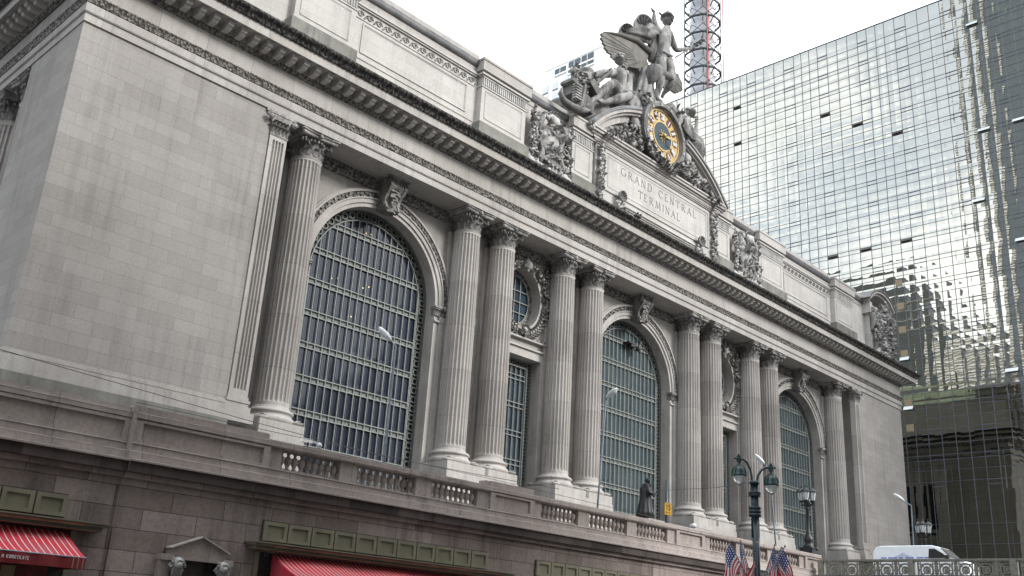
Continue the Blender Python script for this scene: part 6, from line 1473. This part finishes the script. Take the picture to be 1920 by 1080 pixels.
# flags on the lamp
FL = [((-.74, -7.10), 0.02, 'leftmost flag on the lamp post'), ((-.42, -7.06), .05, 'second flag from the left'), ((.0, -7.10), -.12, 'flag right in front of the lamp post'), ((.55, -7.12), .0, 'inner one of the right-hand flags'), ((.86, -7.13), .04, 'rightmost flag'), ((.70, -7.2), -.10, 'flag between the two right-hand ones')]
FN = ['small striped national flag, leftmost of those on the green lamp', 'small striped national flag, second from the left on the green lamp', 'small striped national flag hanging straight before the green lamp pole', 'small striped national flag just right of the green lamp pole', 'small striped national flag, rightmost of those on the green lamp', 'small striped national flag folded behind the rightmost one on the lamp']
for i, ((u, z), dy, lb) in enumerate(FL):
    tip = Vector(al(u, z))+Vector((dy, dy, 0)); base = Vector(al(u*.08, -8.5))
    F = empty('flag', tuple(base), FN[i], 'flag', 'flags on the green street lamp')
    m = MB(); m.tube([base, tip], .016, 6); obj('flagpole', m, M['steel'], F)
    m = MB(); m.ball(tip, .032, 7, 5); obj('finial', m, M['gold'], F)
    d = (base-tip).normalized(); top = tip+d*.06
    me = bpy.data.meshes.new('flag_cloth'); nu, nv = 18, 10; vs = []; uv = []; fl = Vector((.45, -.45, 0)).normalized()*(1 if u >= 0 else 1)
    out = Vector((-.685, .726, 0))*(1 if u <= .1 else -1) if False else Vector((0, 0, -1))
    Lf = 1.05; Hh = .66
    for a in range(nu+1):
        for b in range(nv+1):
            s_, t_ = a/nu, b/nv
            p0 = top+d*(Hh*(1-t_))                      # hoist along the pole (t_=1 at the top)
            # cloth falls straight down from the pole, gathered in folds
            ph = s_*5+i; p = p0+Vector((0, 0, -1))*(Lf*s_)*.95+Vector(al(0, 0)).normalized()*0
            p += (Vector((.685, -.726, 0))*(.10*math.sin(t_*7+i*1.3)*s_*(1)+ (.30*s_**.8+.05*math.sin(s_*6+i))*(-1 if i in (0, 2) else (1 if i in (4, 3) else -.5))) + Vector((-.5, -.5, 0))*(.09*math.cos(t_*9+i+s_*3)*min(1, s_*2)))
            vs.append(tuple(p[j_]-base[j_] for j_ in range(3))); uv.append((s_, t_))
    fs = [(a*(nv+1)+b, (a+1)*(nv+1)+b, (a+1)*(nv+1)+b+1, a*(nv+1)+b+1) for a in range(nu) for b in range(nv)]
    me.from_pydata(vs, [], fs); ul = me.uv_layers.new(name='UVMap')
    for pl in me.polygons:
        pl.use_smooth = True
        for li in pl.loop_indices: ul.data[li].uv = uv[me.loops[li].vertex_index]
    me.materials.append(M['flag']); o = bpy.data.objects.new('flag_cloth', me); link(o, F)
# speed sign
SG = empty('speed_sign', (-20.67, -15.5, -5.62), 'yellow speed sign reading 15 on a blue-grey post behind the balustrade', 'sign')
m = MB(); m.smooth = True; m.tube([(-20.67, -15.45, -5.62), (-20.60, -15.45, -1.98)], .075, 10); obj('post', m, M['lamp_blue'], SG)
m = MB(); m.box(-20.95, -20.29, -15.56, -15.53, -3.78, -3.16); sf = obj('sign_face', m, M['sign_yellow'], SG)
m = MB()
for a, b, c, d in ((-20.93, -20.31, -3.19, -3.175), (-20.93, -20.31, -3.765, -3.75), (-20.93, -20.915, -3.75, -3.19), (-20.325, -20.31, -3.75, -3.19)): m.box(a, b, -15.568, -15.56, c, d)
obj('sign_border', m, M['black'], sf)
for i, ch in enumerate('15'):
    m = MB(); glyph(m, ch, (-20.85+i*.21, -15.575, -3.52), (1, 0, 0), (0, 0, 1), .27, .20, .05, .045, d=.012); obj('numeral', m, M['black'], sf)
for i, ch in enumerate('M.P.H.'):
    m = MB(); glyph(m, ch, (-20.84+i*.075, -15.575, -3.68), (1, 0, 0), (0, 0, 1), .075, .055 if ch != '.' else .03, .015, .012, d=.012); obj('letter', m, M['black'], sf)
# little fittings
SCM = empty('security_camera', (-42.9, -15.8, -4.4), 'white security camera on a bracket above the first balusters', 'security camera')
m = MB(); m.box(-43.05, -42.62, -15.62, -15.45, -4.02, -3.88); obj('arm_box', m, M['pale'], SCM)
m = MB(); m.bar((-42.62, -15.55, -3.93), (-42.35, -15.6, -3.98), .07); m.smooth = True; m.lathe([(.11, 0), (.11, .06), (.08, .12), (.02, .15)], (-42.32, -15.6, -4.08), 12); m.ball((-42.32, -15.6, -4.1), (.09, .09, .08), 10, 6); obj('dome', m, M['lamp_white'], SCM)
m = MB(); m.tube([(-42.8, -15.6, -4.0), (-42.8, -15.6, -4.45)], .03, 6); obj('bracket', m, M['black'], SCM)
for x, y, z, lb in ((-16.0, -14, -3.72, 'white floodlight standing on the ledge behind the second balustrade pier'), (-3.9, -15.2, -4.3, 'small white floodlight behind the end of the balustrade')):
    E_ = empty('floodlight', (x, y, z-.25), lb, 'floodlight'); m = MB(); m.smooth = True; m.ball((x, y, z), (.16, .2, .15), 12, 8); obj('housing', m, M['lamp_white'], E_); m = MB(); m.tube([(x-.12, y, z-1.6), (x-.12, y, z)], .03, 6); m.tube([(x-.12, y, z+.12), (x+.04, y, z+.14)], .03, 6); obj('bracket', m, M['black'], E_)
def cable(name, pts, label, r=.012, sag=.0):
    m = MB(); out = []
    for i in range(len(pts)-1):
        a, b = Vector(pts[i]), Vector(pts[i+1])
        for t in range(8): p = a.lerp(b, t/8); p.z -= sag*math.sin(PI*t/8); out.append(p)
    out.append(Vector(pts[-1])); m.tube(out, r, 5); o = obj(name, m, M['wire'], at=tuple(pts[0])); tag(o, label, 'cable')
cable('overhead_wire', [(-60, -16.3, -2.95), (-53.7, -16.3, -3.43), (-46, -16.3, -3.85), (-40, -16.3, -4.07), (-34.9, -16.3, -3.98), (-30, -16.3, -3.84)], 'thin black wire sagging across the foot of the blank corner wall')
cable('lamp_wire', [(-23.5, -16.0, -2.9), (-30.0, -23, -4.2), (-36.9, -29.9, -5.36)], 'thin wire running from the green lamp to the bronze statue', .008, .05)
cable('rail_wire', [(-49.7, -16.5, -4.1), (-34.8, -16.5, -4.08), (-18, -16.5, -4.3)], 'thin wire stretched just above the balustrade top', .01)
for i, (x, lb) in enumerate(((-5.45, 'left one of two dark pigeons on the cornice edge'), (-5.05, 'right one of two dark pigeons on the cornice edge'))):
    m = MB(); m.smooth = True; m.ball((x, -1.75, 22.0), (.16, .22, .15), 10, 7); m.ball((x+.03, -1.93, 22.2), .085, 8, 6); m.tube([(x, -1.6, 21.98), (x, -1.35, 21.9)], [.08, .03], 6); m.tube([(x+.03, -2.0, 22.2), (x+.03, -2.06, 22.18)], [.02, .005], 4); m.tube([(x-.05, -1.78, 21.9), (x-.05, -1.78, 21.82)], .012, 4); m.tube([(x+.05, -1.78, 21.9), (x+.05, -1.78, 21.82)], .012, 4)
    o = obj('pigeon', m, M['pigeon'], at=(x, -1.75, 21.82)); tag(o, lb, 'pigeon', 'pigeons on the cornice')
# ------------------------------------------------------------------ mirror-glass tower beyond
XH = 67.0
HT = empty('mirror_glass_tower', (XH+18, 20, GZ), 'tall mirror-glass office tower reflecting bright clouds, right of the terminal', 'building')
ys = [-18.6, -17.0, -15.4, -13.83, -12.32, -10.7, -9.24, -7.87, -6.2, -4.39, -2.74, -1.1, .62, 2.4, 4.12, 5.74, 7.11, 8.54, 10.04, 11.74, 13.47, 15.17, 16.8, 18.26, 19.64, 20.98, 22.8, 24.59, 26.51, 28.09, 29.69, 31.0, 32.4, 33.54, 35.09, 36.49, 38.02, 39.56, 41.01, 42.38, 43.97, 45.5, 47.0, 48.6, 50.1, 51.7, 53.3, 55.0]
y0, y1 = ys[0], ys[-1]; zt = 83.3
m = MB(); m.box(XH, XH+36, y0, y1, GZ, zt); obj('glass_wall', m, M['curtain'], HT)
m = MB(); zs = []
for k in range(-17, 4):
    b = 70.75+3.45*k
    zs += [b, b-.63, b-1.97]
zs = [z for z in zs if 11.9 < z < 80.5]+[6.7, 4.2, 1.5, -1.5, -4.5, -7.5]
for y in ys: m.box(XH-.07, XH+.02, y-.03, y+.03, GZ, zt)
for z in zs: m.box(XH-.05, XH+.02, y0, y1, z-.025, z+.025)
m.box(XH-.1, XH+.02, y0, y1, zt-.1, zt+.05)
for j, y in enumerate(ys[:-1]):
    if j % 4 == 1:
        for k in range(-17, 4):
            z = 70.75+3.45*k
            if z > 12: m.box(XH-.075, XH-.03, y, ys[j+1], z-.08, z+.02); m.box(XH-.075, XH-.03, y, ys[j+1], z-.66, z-.58)
obj('mullion_grid', m, M['mullion'], HT)
for yy, zz in ((16.24, 70.87), (11.09, 67.2), (31.72, 70.2), (32.2, 77.3), (5.29, 63.6), (5.65, 46.3), (11.57, 46.3), (16.64, 46.3)):
    j = max(i for i, v in enumerate(ys) if v <= yy); k = round((zz-70.4)/3.45); zc = 70.43+3.45*k
    m = MB(); m.add([(XH-.08, ys[j]+.05, zc+.27), (XH-.08, ys[j+1]-.05, zc+.27), (XH-.42, ys[j+1]-.05, zc-.15), (XH-.42, ys[j]+.05, zc-.15)], [(0, 1, 2, 3)]); m.box(XH-.09, XH-.03, ys[j]+.05, ys[j+1]-.05, zc-.25, zc+.28)
    obj('open_vent', m, M['vent_open'], HT)
for yy, zz in ((-6.9, 77.8), (-6.48, 60.52), (-6.11, 49.59), (-11.05, 60.21), (-10.0, 42.39), (6.08, 21.2), (6.1, 28.32), (-6.43, 24.62)):
    j = max(i for i, v in enumerate(ys) if v <= yy); k = round((zz-70.4)/3.45); zc = 70.43+3.45*k
    m = MB(); m.add([(XH-.08, ys[j]+.05, zc+.27), (XH-.45, ys[j]+.05, zc-.25), (XH-.45, ys[j+1]-.05, zc-.25), (XH-.08, ys[j+1]-.05, zc+.27)], [(0, 1, 2, 3)])
    obj('tilted_vent', m, M['lamp_white'], HT)  # white colour paints the bright sky reflected in the tilted panes
for k in (-3, -2, -1, 0, 1, 2, 3):
    m = MB(); m.box(XH-.03, XH+.0, 5.95, 6.95, 29.25+k*3.45, 30.3+k*3.45); obj('tan_blind', m, M['tan_blind'], HT)
m = MB()
for y in (19.5, 26.0, 33.5, 43.5):
    m.box(XH+.2, XH+.35, y-.5, y-.4, zt, zt+1.3); m.box(XH+.2, XH+.35, y+.4, y+.5, zt, zt+1.3); m.bar((XH+.3, y-.5, zt+.9), (XH+.3, y+.9, zt+1.8), .06)
obj('roof_davit', m, M['steel'], HT)
# ------------------------------------------------------------------ far tower under construction and pale apartment block
f = Vector((.671, .661, .336)); 
CT = empty('lattice_tower', (119, 72, GZ), 'round grey-blue tower shaft wrapped in black lattice with a red-orange pole, against the sky', 'tower')
m = MB(); m.smooth = True; cx, cy = 119.0, 72.0; m.tube([(cx, cy, GZ), (cx, cy, 190)], 3.1, 28); obj('shaft', m, M['shaft'], CT)
m = MB()
for k in range(30):
    z = 100+k*5.0; n = 10; rr = 4.6
    pts = [(cx+rr*math.cos(2*PI*i/n), cy+rr*math.sin(2*PI*i/n)) for i in range(n)]
    for i in range(n):
        a, b = pts[i], pts[(i+1) % n]; m.bar((a[0], a[1], z), (b[0], b[1], z), .42); m.bar((a[0], a[1], z), (b[0], b[1], z+2.4), .12); m.bar((a[0], a[1], z+2.4), (b[0], b[1], z), .12); m.bar((a[0], a[1], z), (cx+3.3*math.cos(2*PI*i/n), cy+3.3*math.sin(2*PI*i/n), z-1.2), .18)
obj('lattice', m, M['black'], CT)
m = MB()
for a in (PI*.75+.15, PI*1.75-.15, -2.3): m.tube([(cx+4.7*math.cos(a), cy+4.7*math.sin(a), GZ), (cx+4.7*math.cos(a), cy+4.7*math.sin(a), 190)], .14, 6)
obj('corner_pole', m, M['mullion'], CT)
m = MB(); d = Vector((.726*.7-.671*4.6, -.685*.7*1-.661*4.6, 0)); m.tube([(cx+d.x*.9, cy+d.y*.9, 60), (cx+d.x*.9, cy+d.y*.9, 190)], .38, 8); m.tube([(cx+3.6, cy-3.9, 60), (cx+3.6, cy-3.9, 190)], .16, 8); obj('red_pole', m, M['orange'], CT)
AB = empty('apartment_block', (125, 128, GZ), 'pale cream apartment block seen beyond the sculpture group, with a glazed top storey', 'building')
bx0, bx1, by0, by1 = 124.5, 160, 107.8, 160
m = MB(); m.box(bx0, bx1, by0, 131, GZ, 151.7); m.box(bx0+.05, bx1+.3, 131, 145, GZ, 149.8); obj('wall', m, M['pale'], AB)
m = MB(); m.box(bx0-.2, bx1, by0-.2, 131.2, 151.7, 152.0); obj('parapet', m, M['pale'], AB)
for (ya, yb, za, zb) in ((112.2, 116.6, 149.0, 151.2), (117.2, 121.6, 149.0, 151.2), (112.2, 116.6, 147.3, 148.3), (117.2, 121.6, 147.3, 148.3), (122.8, 127.0, 148.8, 150.7)):
    m = MB(); m.box(bx0-.25, bx0-.1, ya, yb, za, zb); w_ = obj('window', m, M['glass_small'], AB)
    m = MB(); m.box(bx0-.4, bx0-.1, ya-.3, yb+.3, za-.5, za); m.box(bx0-.32, bx0-.2, (ya+yb)/2-.08, (ya+yb)/2+.08, za, zb); obj('sill', m, M['pale'], w_)
for z in (132.5, 136.5, 140.5, 144.0):
    for y in (121.5, 125.6, 129.5):
        m = MB(); m.box(bx0-.2, bx0-.05, y, y+2.0, z, z+2.3); w_ = obj('window', m, M['lamp_white'], AB); m = MB(); m.box(bx0-.3, bx0-.05, y-.1, y+2.1, z-.2, z); obj('sill', m, M['steel'], w_)
# ------------------------------------------------------------------ buildings of the surrounding blocks (seen in the glass, and shading the street)
t1 = tower_mat('blue_glass_tower_grid', (.07,.08,.095), (.055,.085,.115), 1.7, 3.9, .10, .8, .05)
t2 = tower_mat('dark_office_grid', (.05,.055,.05), (.02,.025,.025), 2.2, 3.6, .2)
t3 = tower_mat('buff_brick_grid', (.34,.32,.28), (.06,.06,.06), 3.2, 3.7, .30)
t4 = tower_mat('grey_stone_grid', (.26,.24,.22), (.05,.055,.06), 3.4, 3.9, .28)
def block(x0, x1, yy0, yy1, h, mat, label, fins=None, setb=None):
    E_ = empty('office_building', ((x0+x1)/2, (yy0+yy1)/2, GZ), label, 'building'); m = MB(); m.box(x0, x1, yy0, yy1, GZ, h)
    if setb: m.box(x0+setb, x1-setb, yy0+setb, yy1-setb, h, h+setb*2.2)
    obj('wall', m, mat, E_)
    m = MB(); m.box(x0-.5, x1+.5, yy0-.5, yy1+.5, h, h+1.2); m.box(x0+2, x0+10, yy0+3, yy0+10, h+1.2, h+6); obj('parapet', m, M['pale'] if mat is t3 else M['plain_lime'], E_)
    if fins:
        m = MB()
        for z in range(int(GZ)+6, int(h), 4): m.box(x1, x1+.6, yy0, yy1, z, z+1.3)
        obj('spandrel', m, M['pale'], E_)
block(-190, -141, 6, 52, 320, t1, 'very tall blue-grey glass tower reflected at the right of the mirror tower')
block(-150, -139, 52, 57, 320, t3, 'slim buff tower edge reflected beside the dark glass tower', True)
block(-185, -140, 78, 140, 108, t2, 'dark stepped office block reflected low in the mirror tower', None, 8)
block(-178, -138, 64, 77, 96, t3, 'buff banded office block reflected low in the mirror tower', True)
block(-150, -96, -110, -54, 75, t4, 'grey stone office block across the street to the left')
block(-92, -38, -110, -60, 52, t4, 'grey stone block across the street opposite the corner wall')
block(-36, -6, -110, -62, 50, t3, 'unseen buff brick block added across the street to shade the left corner')  # out of view; placed and sized to keep sun off the left tower
block(30, 64, -110, -62, 30, t4, 'grey stone block across the street opposite the right end')
block(84, 130, -110, -62, 150, t4, 'unseen tall grey stone tower block across the street, added to shade the right side wall')  # out of view; added to shade the side wall mirrored in the glass
# ------------------------------------------------------------------ globe glass is created late (needs transmission)
# ------------------------------------------------------------------ camera
cam = bpy.data.cameras.new('camera'); co = bpy.data.objects.new('camera', cam); COL.objects.link(co); sc.camera = co
r_, u_, f_ = CAMR
co.matrix_world = Matrix(((r_[0], u_[0], -f_[0], CAMP[0]), (r_[1], u_[1], -f_[1], CAMP[1]), (r_[2], u_[2], -f_[2], CAMP[2]), (0, 0, 0, 1)))
cam.sensor_width = 36; cam.lens = 36*1829.89/1920; cam.clip_start = .3; cam.clip_end = 5000
# ------------------------------------------------------------------ light: bright broken overcast
w = bpy.data.worlds.new('World'); sc.world = w; w.use_nodes = True; nt = w.node_tree; nt.nodes.clear()
SUN_EL, SUN_AZ = 32, 155        # azimuth clockwise from +y; the sun is high behind the camera and to its right
out = nt.nodes.new('ShaderNodeOutputWorld')
sky = nt.nodes.new('ShaderNodeTexSky'); sky.sky_type = 'NISHITA'; sky.sun_disc = False; sky.sun_elevation = R(SUN_EL); sky.sun_rotation = R(SUN_AZ); sky.air_density = 1.0; sky.dust_density = 1.5
b1 = nt.nodes.new('ShaderNodeBackground'); b1.inputs[1].default_value = .11; nt.links.new(sky.outputs[0], b1.inputs[0])
b2 = nt.nodes.new('ShaderNodeBackground'); b2.inputs[1].default_value = 1.0
tc = nt.nodes.new('ShaderNodeTexCoord'); mp = nt.nodes.new('ShaderNodeMapping'); mp.inputs['Scale'].default_value = (1, 1, 2.2); nt.links.new(tc.outputs['Generated'], mp.inputs[0])
n1 = nt.nodes.new('ShaderNodeTexNoise'); n1.inputs['Scale'].default_value = 2.6; n1.inputs['Detail'].default_value = 7; n1.inputs['Roughness'].default_value = .58; nt.links.new(mp.outputs[0], n1.inputs['Vector'])
rp = nt.nodes.new('ShaderNodeValToRGB'); rp.color_ramp.elements[0].position = .34; rp.color_ramp.elements[1].position = .50; rp.color_ramp.elements[0].color = (.5, .5, .5, 1); sx = nt.nodes.new('ShaderNodeSeparateXYZ'); nt.links.new(tc.outputs['Generated'], sx.inputs[0])
ma = nt.nodes.new('ShaderNodeMath'); ma.operation = 'MULTIPLY_ADD'; nt.links.new(sx.outputs[0], ma.inputs[0]); ma.inputs[1].default_value = .16; nt.links.new(n1.outputs[0], ma.inputs[2]); nt.links.new(ma.outputs[0], rp.inputs[0])
n2 = nt.nodes.new('ShaderNodeTexNoise'); n2.inputs['Scale'].default_value = 5; n2.inputs['Detail'].default_value = 6; nt.links.new(mp.outputs[0], n2.inputs['Vector'])
rc = nt.nodes.new('ShaderNodeValToRGB'); rc.color_ramp.elements[0].position = .3; rc.color_ramp.elements[1].position = .6; rc.color_ramp.elements[0].color = (.80, .88, .94, 1); rc.color_ramp.elements[1].color = (1.05, 1.06, 1.06, 1); nt.links.new(n2.outputs[0], rc.inputs[0]); nt.links.new(rc.outputs[0], b2.inputs[0])
mx = nt.nodes.new('ShaderNodeMixShader'); nt.links.new(rp.outputs[0], mx.inputs[0]); nt.links.new(b1.outputs[0], mx.inputs[1]); nt.links.new(b2.outputs[0], mx.inputs[2]); nt.links.new(mx.outputs[0], out.inputs[0])
sl = bpy.data.lights.new('sun', 'SUN'); sl.energy = 1.15; sl.angle = R(16); sl.color = (1, .97, .92); so = bpy.data.objects.new('sun', sl); COL.objects.link(so)
az = R(SUN_AZ); d = Vector((math.sin(az)*math.cos(R(SUN_EL)), math.cos(az)*math.cos(R(SUN_EL)), math.sin(R(SUN_EL))))
so.rotation_euler = d.to_track_quat('Z', 'Y').to_euler(); so.location = (-60, -60, 80)
vs_ = sc.view_settings; vs_.view_transform = 'Standard'; vs_.look = 'None'; vs_.exposure = EXPOSURE; vs_.gamma = 1; vs_.use_curve_mapping = False
sc.cycles.max_bounces = 6; sc.cycles.diffuse_bounces = 3; sc.cycles.glossy_bounces = 4; sc.cycles.transmission_bounces = 4
